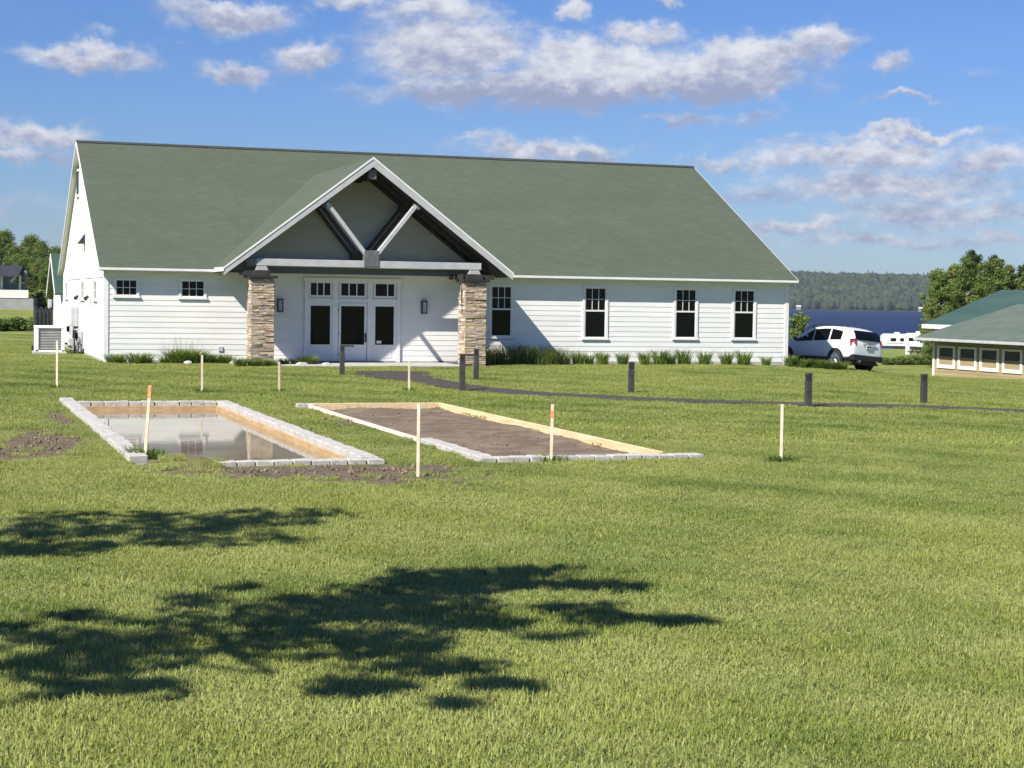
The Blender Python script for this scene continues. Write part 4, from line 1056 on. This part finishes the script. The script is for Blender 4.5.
# ------------------------------------------------------------------ teal hip-roofed shelter behind it
A0 = at(922.5, 324, 100); hx, hy, hz = A0
rr0 = ray(1001, 290); kk_ = (hy-CY)/rr0[1]; Rg = CAM+rr0*kk_
hw, RH = Rg[0]-hx, Rg[2]-hz; yn = hy-17.
sh = thing('open_shelter', (hx+hw, hy, gz1(hx+hw, hy)), 'open shelter with teal metal gable roof and white eaves behind the tan pavilion', 'shelter')
r1 = None
for sg in (-1, 1):
    xe, xr_ = hx+hw+sg*hw, hx+hw
    rfm = MB().prism([(xe, yn, hz-.07), (xr_, yn, hz+RH-.07), (xr_, hy, hz+RH-.07), (xe, hy, hz-.07)], (0, 0, .07)).build('roof', 'teal_roof', sh)
    n = 30
    for i in range(n+1):
        y = yn+.05+(hy-yn-.1)*i/n
        MB().bar((xe, y, hz+.006), (xr_, y, hz+RH+.006), .025, .025).build('standing_seam', 'teal_roof', rfm)
    MB().box(min(xe, xe+sg*.05), max(xe, xe+sg*.05), yn, hy, hz-.24, hz-.005).build('fascia', 'white_trim', sh)
    for ye in (yn-.033, hy+.003): MB().prism([(xe, ye, hz-.24), (xr_, ye, hz+RH-.24), (xr_, ye, hz+RH-.004), (xe, ye, hz-.004)], (0, .03, 0)).build('rake_board', 'white_trim', sh)
    MB().box(min(xe, xe-sg*1.3), max(xe, xe-sg*1.3), yn+.2, hy-.2, hz-.18, hz-.12).build('soffit', 'dark_wood', sh)
for y in (hy-.6, hy-5.5, hy-10.5, hy-15.5):
    for x in (hx+1., hx+2*hw-1.):
        g = gz1(x, y); MB().box(x-.12, x+.12, y-.12, y+.12, g-.3, hz+.1).build('post', 'white_trim', sh)
        MB().bar((x, y-.75, hz-.2), (x, y, hz-.95), .12, .12).bar((x, y+.75, hz-.2), (x, y, hz-.95), .12, .12).build('brace', 'white_trim', sh)
        MB().bar((x-.8 if x < hx+hw else x+.8, y, hz-.28), (x, y, hz-.8), .1, .1).build('outer_brace', 'white_trim', sh)
MB().box(hx+2.6, hx+2*hw-2.6, yn+2, hy-2, gz1(hx+hw, hy-8)-.5, hz+.3).build('core_wall', 'dark_wood', sh)

# ------------------------------------------------------------------ camper trailer, posts, picnic table
def camper(px, py, ln, lab, rz, hgt=2.3):
    g = on_ground(px, py); t_ = thing('camper_trailer', (g[0], g[1], gz1(g[0], g[1])), lab, 'trailer', 'campers by the lake', rz)
    prof = [(-ln/2, .55), (ln/2-.2, .5), (ln/2, 1.1), (ln/2-.25, hgt+.25), (ln/2-.7, hgt+.45), (-ln/2+.5, hgt+.45), (-ln/2, hgt+.1)]
    MB().prism([(x, -1.15, z) for x, z in prof], (0, 2.3, 0)).build('body', 'white_trim', t_, bevel=.08, world=False)
    MB().box(-.5, .3, -.35, .35, hgt+.45, hgt+.75).build('roof_unit', 'white_trim', t_, bevel=.05, world=False)
    for x in (-ln*.3, ln*.02): MB().box(x, x+1., -1.19, -1.152, 1.45, 2.0).build('window', 'glass_dark', t_, world=False)
    MB().box(ln*.25, ln*.25+.7, -1.19, -1.152, .65, 2.35).build('door', 'plate_white', t_, world=False)
    MB().box(-ln/2+.3, ln/2-.3, -1.185, -1.152, 1.05, 1.2).build('stripe', 'utility_gray', t_, world=False)
    for x in (-.5, .35): MB().tube([(x, -1.12, .35), (x, -.85, .35)], .35, 16).build('wheel', 'tyre_rubber', t_, world=False)
    MB().bar((ln/2-.2, 0, .5), (ln/2+1., 0, .45), .1, .1).build('tow_bar', 'black_metal', t_, world=False)
    return t_
camper(897, 349, 5.6, 'white camper trailer parked before the lake', -YAW+.15)
camper(919, 350, 4.4, 'smaller white camper half hidden behind the picnic table', -YAW-.7)
def wpost(px, py, h, lab):
    g = on_ground(px, py); g2 = gz1(g[0], g[1]); dist = (g-CAM)@FW; h = h/F*dist
    t_ = thing('marker_post', (g[0], g[1], g2), lab, 'post', 'white marker posts')
    w = .13*dist/150
    MB().box(-w, w, -w, w, -.2, h-.05).build('post', 'white_trim', t_, world=False); MB().prism([(-w*1.15, -w*1.15, h-.05), (w*1.15, -w*1.15, h-.05), (w*1.15, w*1.15, h-.05), (-w*1.15, w*1.15, h-.05)], (0, 0, .06)).build('cap', 'white_trim', t_, world=False)
wpost(886, 348, 9, 'left of two white posts between the car and the camper'); wpost(891.5, 348, 9, 'right of two white posts between the car and the camper')
wpost(907.5, 354.5, 11, 'white post left of the dark picnic table'); wpost(931, 352, 10, 'white post at the tan pavilion corner')
g = on_ground(918, 355.5); pt = thing('picnic_table', (g[0], g[1], gz1(g[0], g[1])), 'dark picnic table on the grass left of the tan pavilion', 'table', None, .35)
for k in range(5): MB().box(-1.0, 1.0, -.38+k*.155, -.24+k*.155, .72, .77).build('table_plank', 'dark_wood', pt, world=False)
for y in (-.78, .64): MB().box(-1.0, 1.0, y, y+.14, .42, .46).box(-1., 1., y-.15*(1 if y < 0 else -1), y-.15*(1 if y < 0 else -1)+.14, .42, .46).build('bench', 'dark_wood', pt, world=False)
for x in (-.7, .7):
    MB().bar((x, -.62, 0), (x, -.2, .72), .05, .1).build('leg', 'dark_wood', pt, world=False); MB().bar((x+.05, .62, 0), (x+.05, .2, .72), .05, .1).build('leg', 'dark_wood', pt, world=False)
    MB().bar((x-.05, -.8, .38), (x-.05, .8, .38), .05, .09).build('cross_bar', 'dark_wood', pt, world=False)

# ------------------------------------------------------------------ trees
def leaf_cloud(centers, radii, per, size, seed, squash=.8, up=.3):
    """many small leaf faces in clumps"""
    r = np.random.default_rng(seed); C = np.repeat(np.asarray(centers), per, axis=0); Rd = np.repeat(np.asarray(radii), per)
    n = len(C); d = r.normal(size=(n, 3)); d /= np.linalg.norm(d, axis=1)[:, None]
    rad = r.random(n)**.45; p = C + d*(Rd*rad)[:, None]*np.array([1, 1, squash])
    nrm = d*.7+r.normal(size=(n, 3))*.7+np.array([0, 0, up]); nrm /= np.linalg.norm(nrm, axis=1)[:, None]
    a = np.cross(nrm, r.normal(size=(n, 3))); a /= np.linalg.norm(a, axis=1)[:, None]; b = np.cross(nrm, a)
    s = (size*(.6+.8*r.random(n)))[:, None]
    Q = np.stack([p-a*s, p+b*s*.55, p+a*s, p-b*s*.55], 1)
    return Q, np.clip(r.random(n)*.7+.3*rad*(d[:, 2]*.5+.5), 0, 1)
def tree_meshes(seed, h, w, nl, per, leaf, lm, bm_='bark', trunk_h=.25, conic=0., clr=.16):
    r = np.random.default_rng(seed); tb = MB()
    path = [(0, 0, -.3)]; x = y = 0.
    for k in range(1, 7): x += r.normal(0, .012*h); y += r.normal(0, .012*h); path.append((x, y, h*.92*k/6))
    r0 = h*.018+.04
    tb.tube(path, [r0*(1.25-k/6*1.15) for k in range(7)], 8)
    cen = []; rad = []
    for i in range(nl):
        z = trunk_h+(.97-trunk_h)*((i+.5)/nl); zz = z*h
        env = math.sin(math.pi*min(1, max(.06, (z-trunk_h*.6)/(1.04-trunk_h*.6)))**.75)
        if conic: env = (1-conic)*env+conic*(1.05-z)*1.35
        a = i*2.399+r.uniform(-.5, .5); rr = w*env*r.uniform(.55, 1.)
        px_ = np.interp(zz, [p[2] for p in path], [p[0] for p in path]); py_ = np.interp(zz, [p[2] for p in path], [p[1] for p in path])
        e = np.array([px_+rr*math.cos(a), py_+rr*math.sin(a), min(zz+rr*.25, h)])
        s0 = np.array([px_, py_, max(zz-rr*.35, trunk_h*h*.5)])
        tb.tube([s0, (s0+e)/2+np.array([0, 0, .06*rr]), e], [r0*.38, r0*.25, r0*.1], 5, cap=False)
        for kk in (.45, .75, 1.0):
            cen.append(s0+(e-s0)*kk+r.normal(0, .05*h*.5, 3)*np.array([1, 1, .6])); rad.append(w*clr*r.uniform(.8, 1.7)*(1.15 if kk > .6 else .9))
    cen.append(np.array([x, y, h*.96])); rad.append(w*clr*1.2)
    Q, T = leaf_cloud(cen, rad, per, leaf, seed+1)
    return tb.mesh('trunk', bm_, smooth=True), quads_mesh('crown', Q, lm, T)
def plant_tree(name, x, y, ms, s, lab, group, sz=1.):
    t_ = thing(name, (x, y, gz1(x, y)-.05), lab, 'tree', group, random.uniform(0, 6.28))
    for nm_, me in zip(('trunk', 'crown'), ms):
        o = link(nm_, me, t_); o.scale = (s, s, s*sz)
    return t_
# broadleaf group on the right behind the shelter
RT_ = [tree_meshes(200+i, 11, 2.7, 44, 190, .105, ('leaf_mid', 'leaf_olive', 'leaf_mid')[i], 'bark_pale', .10, .45, .15) for i in range(3)]
RC_ = tree_meshes(210, 12, 2.2, 46, 130, .11, 'leaf_dark', 'bark', .08, .85, .15)
def px_tree(name, px, top, d, ms, base_h, lab, group, sz=1.):
    P = at(px, 300, d); x, y = P[0], P[1]; zt_ = at(px, top, d)[2]; g = gz1(x, y)
    return plant_tree(name, x, y, ms, (zt_-g)/base_h, lab, group, sz)
spots = [(940, 268, 128, 0, 'broad leafy tree nearest the lake behind the shelter roof'), (952, 262, 134, 1, 'tall olive tree in the clump behind the shelter, second from the lake'), (968, 257, 131, 2, 'tallest leafy tree of the clump above the teal roof'),
         (988, 258, 137, 0, 'leafy tree above the teal roof right of the tallest one'), (1008, 263, 142, 1, 'rounded lower tree above the teal roof near the right edge'), (1028, 268, 139, 2, 'tree cut by the right edge of the picture above the teal roof')]
for px, top, d, k, lab in spots: px_tree('leafy_tree', px, top, d, RT_[k], 11.2, lab, 'trees behind the shelter')
for px, top, d, lab in ((976, 251, 150, 'dark spruce behind the tallest tree above the teal roof'), (998, 256, 155, 'dark spruce peak between the trees above the teal roof'), (1020, 262, 150, 'dark spruce near the right picture edge')): px_tree('spruce_tree', px, top, d, RC_, 12, lab, 'spruces behind the shelter')
px_tree('leafy_tree', 936, 296, 126, RT_[1], 11.2, 'low leafy tree at the left end of the shelter', 'trees behind the shelter')
px_tree('leafy_tree', 934, 318, 122, RT_[0], 11.2, 'small bushy tree just left of the shelter eave', 'trees behind the shelter')
# sapling behind the car
SP_ = tree_meshes(230, 4, 1.1, 22, 40, .10, 'leaf_light', 'bark', .1, .2, .22)
px_tree('sapling', 800, 313, 92, SP_, 4.05, 'young light green tree between hall corner and white car', None)
# low hedge bank between car and table: shrubs
SHR = [tree_meshes(240+i, 1.4, .9, 14, 40, .10, 'leaf_mid', 'bark', .05, 0, .3) for i in range(2)]
for i, px in enumerate((886, 893, 900, 907, 914, 921, 928)):
    g = on_ground(px, 365); plant_tree('low_shrub', g[0], g[1], SHR[i % 2], random.uniform(.5, .8), '%s low green shrub on the bank right of the car, counted from the car' % ORD[i], 'low shrubs on the bank', .7)
# wooded slope at the left
LT_ = [tree_meshes(300+i, 10, 3.1, 34, 150, .15, ('leaf_olive', 'leaf_mid', 'leaf_light', 'leaf_mid')[i], 'bark', .06, 0., .2) for i in range(4)]
ltop = [(-20, 236, 250, 3), (2, 231, 245, 3), (14, 246, 232, 1), (30, 235, 262, 1), (44, 241, 255, 3), (58, 247, 250, 1), (70, 246, 256, 1), (85, 248, 252, 0), (8, 262, 216, 2), (22, 258, 218, 2), (36, 262, 222, 0), (48, 266, 216, 2), (62, 262, 220, 0), (-8, 256, 220, 0), (28, 276, 196, 0), (41, 283, 194, 2), (52, 282, 190, 0), (64, 280, 192, 2), (-30, 252, 225, 1), (50, 258, 236, 1), (16, 254, 228, 0)]
lname = ['dark oak', 'round maple', 'light green tree', 'shadowy pine-dark tree']
for i, (px, top, d, k) in enumerate(ltop):
    px_tree('hillside_tree', px, top, d, LT_[k], 10.2, '%s tree on the wooded slope, %s among them from the left' % (('olive', 'green', 'light green', 'dark')[k], (ORD+['seventeenth', 'eighteenth', 'nineteenth', 'twentieth', 'twenty-first'])[sorted(range(len(ltop)), key=lambda q: ltop[q][0]).index(i)]), 'trees on the left slope')
# ------------------------------------------------------------------ left background: deck house, green roofed cottage, bank shrubs
hp = at(15, 308, 165); hz0 = gz1(hp[0], hp[1])
dh = thing('deck_house', (hp[0], hp[1], hz0), 'small dark roofed deck house with cream railing on the slope at left', 'house', None, -YAW+.1)
u = 165/F
B_ = lambda *b: MB().box(*b)
B_(-60*u, 18*u, 0, 6, -.8, 11*u).build('stone_base', 'house_gray', dh, world=False)
rl = B_(-60*u, 13*u, -.06, -.003, 11.3*u, 12.3*u).build('railing', 'house_white', dh, world=False)
B_(-60*u, 13*u, -.06, -.003, 18.2*u, 19.2*u).build('rail', 'house_white', rl, world=False)
x = -60*u
while x < 13*u-.05:
    B_(x, x+.19, -.045, -.006, 12.3*u, 18.2*u).build('railing_board', 'house_white', rl, world=False); x += .205
for a, b in ((-10, -3.5), (-3, 3.5), (4, 10.5)): B_(a*u, b*u, .6, .8, 19.2*u, 26*u).build('canvas_panel', 'green_canvas', dh, world=False)
B_(-60*u, -11*u, 2, 5.8, 11*u, 33*u).build('room', 'house_gray', dh, world=False)
for a in (-30, -14, 4): B_(a*u-.1, a*u+.1, .4, .6, 12*u, 34*u).build('post', 'house_white', dh, world=False)
MB().bar((-5*u, .5, 27*u), (0*u, .5, 33*u), .15, .15).build('brace', 'house_white', dh, world=False)
MB().prism([(-60*u, -.6, 32.5*u), (5*u, -.6, 32.5*u), (2*u, 3, 42*u), (-60*u, 3, 42*u)], (0, 0, .2)).prism([(-60*u, 3, 42*u), (2*u, 3, 42*u), (5*u, 6.6, 32.5*u), (-60*u, 6.6, 32.5*u)], (0, 0, .2)).build('roof', 'house_dark_roof', dh, world=False)
B_(4.5*u, 7*u, 2.2, 3, 27*u, 39*u).build('chimney', 'house_gray', dh, world=False)

gx0, gy0 = 1.75, 47.0; gb = gz1(gx0, gy0)
gc = thing('cottage', (gx0, gy0, gb), 'white cottage with green metal roof peeking out behind the hall at left', 'house')
gez, grz = 2.45, 4.75
MB().prism([(gx0, gy0, gb-.6), (gx0, gy0+7, gb-.6), (gx0, gy0+7, gez), (gx0, gy0+3.5, grz-.15), (gx0, gy0, gez)], (9, 0, 0)).build('wall', 'house_white', gc)
for s in (0, 1):
    ya, yb = (gy0-.5, gy0+3.5) if s == 0 else (gy0+7.5, gy0+3.5)
    MB().prism([(gx0-.4, ya, gez-.18), (gx0+9.4, ya, gez-.18), (gx0+9.4, yb, grz), (gx0-.4, yb, grz)], (0, 0, .12)).build('roof', 'teal_roof', gc)
    MB().prism([(gx0-.43, ya, gez-.35), (gx0-.43, yb, grz-.2), (gx0-.43, yb, grz+.1), (gx0-.43, ya, gez-.05)], (.027, 0, 0)).build('rake_board', 'house_white', gc)
for x in (1.2, 4.4): 
    w = B_(gx0+x, gx0+x+1, gy0-.03, gy0-.003, 1., 2.).build('window', 'glass_dark', gc)
    B_(gx0+x-.08, gx0+x, gy0-.05, gy0-.003, .95, 2.05).box(gx0+x+1, gx0+x+1.08, gy0-.05, gy0-.003, .95, 2.05).build('frame', 'house_white', w)
B_(gx0+.05, gx0+1.1, gy0-1.2, gy0-.01, gb-.3, gez-.55).build('porch_screen', 'house_white', gc)
LSH = [tree_meshes(260+i, 1.6, 1.2, 16, 60, .14, ('leaf_mid', 'leaf_dark')[i], 'bark', .05, 0, .3) for i in range(2)]
for i, (px, py, s) in enumerate(((-6, 331, .7), (5, 330, .6), (15, 331, .75), (25, 330, .6), (36, 328, .65), (39, 306, 1.3), (46, 306, 1.6), (53, 309, 1.7), (34, 303, 1.1))):
    g = on_ground(px, py); plant_tree('bank_shrub', g[0], g[1], LSH[0 if i != 8 else 1], s, '%s rounded shrub on the left bank, counted from the left edge' % ORD[i], 'shrubs on the left bank', .6)

# ------------------------------------------------------------------ the maple left of the camera whose limbs throw the shadows on the lawn
hv = SUN/SUN[2]
def up_sun(px, py, h):
    g = on_ground(px, py); return np.array([g[0], g[1], g[2]])+hv*h
trk = np.array(camP(-2.5, -9.5, 0)); trk[2] = gz1(trk[0], trk[1])
mp = thing('maple_tree', tuple(trk), 'big maple left of the camera whose limbs shade the foreground lawn', 'tree')
r = np.random.default_rng(5)
shp = []       # (px, py, half width, half height of each shadow patch, fill)
shp += [(20, 538, 45, 20, 1.9), (75, 534, 45, 20, 1.9), (130, 530, 45, 17, 1.7), (185, 528, 45, 14, 1.6), (235, 525, 45, 12, 1.4), (285, 520, 35, 8, .7), (320, 516, 25, 5, .5), (60, 552, 50, 6, .6), (200, 545, 60, 5, .45), (280, 541, 30, 4, .4)]
shp += [(30, 660, 45, 25, 1.), (90, 655, 50, 24, 1.), (150, 645, 50, 26, 1.), (205, 635, 45, 24, 1.), (255, 625, 45, 24, 1.), (300, 640, 50, 22, 1.), (350, 625, 50, 24, 1.5), (390, 603, 50, 20, 1.7), (440, 592, 50, 14, 1.5), (490, 583, 50, 11, 1.5), (545, 578, 40, 9, 1.5), (430, 580, 50, 9, 1.2), (400, 660, 50, 14, .8), (455, 672, 40, 8, .7), (510, 688, 30, 6, .6), (460, 708, 14, 5, .6),
        (450, 618, 55, 10, 1.1), (500, 628, 40, 5, .8), (590, 588, 50, 4, .8), (575, 610, 40, 5, .7), (615, 622, 45, 6, .7), (680, 622, 32, 5, .7), (15, 632, 25, 6, .7), (70, 618, 30, 5, .6), (190, 604, 25, 6, .6), (240, 590, 20, 3, .4), (380, 690, 30, 6, .6), (560, 640, 25, 4, .4), (330, 608, 60, 12, .9), (420, 640, 40, 10, .7), (350, 690, 30, 8, .6), (120, 690, 60, 8, .6)]
cen = []; rad = []; tips = []
for i, (px, py, hw, hh, fl) in enumerate(shp):
    hgt = 6.3+.4*math.sin(px*.011)+(1.0 if py < 565 else 0)
    dpx = abs((on_ground(px+1, py)-on_ground(px-1, py))@RT)/2
    wid_ = hw*dpx
    c0 = up_sun(px, py, hgt); tips.append(c0)
    for k in range(max(3, int(40*fl*hw/45+6))):
        q = up_sun(px+r.uniform(-1, 1)*hw, py+r.uniform(-1, 1)*hh, hgt+r.uniform(-.35, .35))
        cen.append(q); rad.append(r.uniform(.06, .21))
tb = MB()
hub = trk+np.array([0, 0, 4.2])
tb.tube([trk-np.array([0, 0, .4]), trk+np.array([.05, 0, 2]), hub, hub+np.array([.1, .2, 3]), hub+np.array([.2, .1, 6.])], [.36, .29, .24, .16, .05], 12)
def limb(pts, r0):
    pts = np.array(pts); n_ = len(pts); tb.tube(list(pts), [r0*(1-.85*i/(n_-1)) for i in range(n_)], 7, cap=False)
def shp_pt(a): return up_sun(a[0], a[1], 6.3+.4*math.sin(a[0]*.011)+(1. if a[1] < 565 else 0))
for lst in (shp[:7], shp[10:15]+shp[17:21], shp[11:14]+shp[16:17]+[shp[25]]+shp[26:30], shp[10:13]+shp[15:16]+shp[21:24]):
    pts_ = sorted([shp_pt(a) for a in lst], key=lambda q: np.linalg.norm(q-hub))
    limb([hub, hub*.55+pts_[0]*.45+np.array([0, 0, .3])]+[(pts_[max(k-1, 0)]+pts_[k]*2+pts_[min(k+1, len(pts_)-1)])/4 for k in range(len(pts_))], .055)
for tpt in tips[::2]:
    base = min(tips, key=lambda q: abs(np.linalg.norm(q-tpt)-.9)); tb.tube([base, (base+tpt)/2+r.normal(0, .08, 3), tpt], [.012, .009, .005], 5, cap=False)
# rest of the crown stays out of the picture at upper left
for k in range(110):
    a = r.uniform(0, 6.283); q = hub+np.array([r.normal(0, 2.3), r.normal(0, 2.3), 2.6+r.normal(0, 1.8)])
    sh_ = q-hv*(q[2]-.4); rel = sh_-CAM; dd_ = rel@FW; ll_ = rel@RT
    if dd_ > 4.5 and ll_ > -(dd_*.30+1.6): continue
    vr = q-CAM; 
    if vr@FW > -1.5 and vr@RT > -(max(vr@FW, 0)*.36+2.6): continue
    cen.append(q); rad.append(r.uniform(.5, .85))
tb.build('trunk', 'bark', mp, smooth=True)
small = np.array(rad) < .3
Q1, T1 = leaf_cloud(np.array(cen)[small], np.array(rad)[small], 13, .066, 91, .7, .8)
Q2, T2 = leaf_cloud(np.array(cen)[~small], np.array(rad)[~small], 130, .11, 92, .8, .6)
QQ = np.concatenate([Q1, Q2]); TT = np.concatenate([T1, T2])
vv = QQ.mean(1)-CAM; dep = vv@FW; inview = (dep > 0) & (np.abs(vv@RT) < dep*.32+.1) & (np.abs(vv@UP) < dep*.24+.1)   # no twig hangs into the view
mq = quads_mesh('crown', QQ[~inview]-trk, 'leaf_mid', TT[~inview]); link('crown', mq, mp)

# ------------------------------------------------------------------ grass blades
m = bpy.data.materials.new('grass_blade'); m.use_nodes = True; t = NT(m.node_tree); p = t.n['Principled BSDF']
pos = t.new('ShaderNodeNewGeometry').outputs['Position']; tint = t.new('ShaderNodeAttribute', attribute_name='tint').outputs['Fac']
gc_ = grass_color(t, pos)
c = t.mix(t.rng(tint, 0, .75, smooth=False), t.mix(.45, gc_, (.03, .06, .012)), gc_)
c = t.mix(t.rng(tint, .72, 1., 0, .75, smooth=False), c, (.46, .47, .20))
c = t.mix(1., c, (1.12, 1.12, 1.12), 'MULTIPLY')
t.set(p.inputs['Base Color'], c); p.inputs['Roughness'].default_value = .5; p.inputs['Specular IOR Level'].default_value = .3
nn = t.v('NORMALIZE', t.v('ADD', t.v('SCALE', t.new('ShaderNodeNewGeometry').outputs['Normal'], sc=.7), (0, 0, .75))); t.l.new(nn, p.inputs['Normal'])
tr = t.new('ShaderNodeBsdfTranslucent'); t.set(tr.inputs[0], t.mix(.3, c, (.30, .36, .05)))
mx = t.new('ShaderNodeMixShader'); mx.inputs[0].default_value = .35; t.l.new(p.outputs[0], mx.inputs[1]); t.l.new(tr.outputs[0], mx.inputs[2]); t.l.new(mx.outputs[0], t.n['Material Output'].inputs[0]); MATS['grass_blade'] = m
def patch(seed, n, size, h, w):
    r = np.random.default_rng(seed)
    b = np.stack([r.uniform(-.55, .55, n)*size, r.uniform(-.55, .55, n)*size, np.zeros(n)-.01], -1)
    a = r.uniform(0, 6.283, n); hh = h*(.45+.75*r.random(n)); ln = r.uniform(.15, .95, n)*hh
    d = np.stack([np.cos(a), np.sin(a), np.zeros(n)], -1); s = np.stack([-np.sin(a+r.normal(0, .6, n)), np.cos(a), np.zeros(n)], -1)*(w*(.6+.8*r.random(n)))[:, None]/2
    m1 = b+d*(ln*.35)[:, None]+np.array([0, 0, 1])*(hh*.6)[:, None]; tp_ = b+d*ln[:, None]+np.array([0, 0, 1])*hh[:, None]*(1-.25*ln/hh)[:, None]
    Q = np.concatenate([np.stack([b-s, b+s, m1+s*.85, m1-s*.85], 1), np.stack([m1-s*.85, m1+s*.85, tp_+s*.12, tp_-s*.12], 1)])
    T = r.random(n)*(1. if size < .5 else .72); return quads_mesh('grass_piece', Q, 'grass_blade', np.concatenate([T, T]))
NEAR = [patch(400+i, 330, .30, .062, .0062) for i in range(6)]
FAR = [patch(420+i, 330, .62, .060, .0125) for i in range(5)]
def grass_pts(d0, d1, step, margin):
    out = []
    ds = np.arange(d0, d1, step)
    D, Lt = np.meshgrid(ds, np.arange(-30, 32, step)); D = D.ravel(); Lt = Lt.ravel()
    ok = np.abs(Lt) < D*.30+margin; D, Lt = D[ok], Lt[ok]
    D = D+RNG.uniform(-.5, .5, len(D))*step; Lt = Lt+RNG.uniform(-.5, .5, len(D))*step
    x = CX+D*s_+Lt*c_; y = CY+D*c_-Lt*s_
    ok = (~inpit(x, y, .10) | ((np.hypot((x+2.25)/.8, (y+36.5)/.4) < 1))) & ~on_path(x, y, .02)
    ok &= ~((x > -.25) & (x < L_+.2) & (y > -.35)); ok &= ~((x > 5.6) & (x < 12.3) & (y > -3.25)); ok &= ~((np.abs(x+1.35) < .75) & (np.abs(y-8.3) < .75))
    ok &= ~((x > 41.2) & (y > -6.2) & (y < 13.3))
    dm = dirtmask(x, y)+(np.sin(x*5.1+y*3.3)*np.sin(y*4.7-x*2.1))*.22+RNG.normal(0, .26, len(x))
    ok &= dm < .54
    return x[ok], y[ok]
x1_, y1_ = grass_pts(5.5, 31, .235, 2.2); x2_, y2_ = grass_pts(30.5, 84, .56, 2.)
def mk(x, y, hs):
    z = ground(x, y); n = len(x); k = hs*(.8+.45*RNG.random(n))*(1+.25*np.sin(x*1.7+.5*y)*np.sin(y*1.3))
    rr_ = np.zeros((n, 3)); rr_[:, 2] = RNG.random(n)*6.28
    return np.stack([x, y, z], -1), np.stack([np.ones(n), np.ones(n), k], -1), rr_
p1 = mk(x1_, y1_, .95); prop(scatter('grass', *p1, NEAR), 'short mown green grass of the foreground lawn', 'grass')
p2 = mk(x2_, y2_, .95); prop(scatter('grass', *p2, FAR), 'short mown green grass around the hall and beyond the courts', 'grass')

# ------------------------------------------------------------------ the air between here and the far shore
hz_m = bpy.data.materials.new('haze_air'); hz_m.use_nodes = True; t = NT(hz_m.node_tree); t.n.clear()
pv_ = t.new('ShaderNodeVolumePrincipled'); pv_.inputs['Color'].default_value = (.80, .88, 1., 1); pv_.inputs['Density'].default_value = HAZE_D; pv_.inputs['Anisotropy'].default_value = .2
ot = t.new('ShaderNodeOutputMaterial'); t.l.new(pv_.outputs[0], ot.inputs['Volume']); MATS['haze_air'] = hz_m
hb = MB().box(-5600, 5600, -5600, 5600, -22, 62)
prop(hb.build('haze', 'haze_air'), 'thin bluish summer haze in the air over the lake', 'haze', kind='stuff')
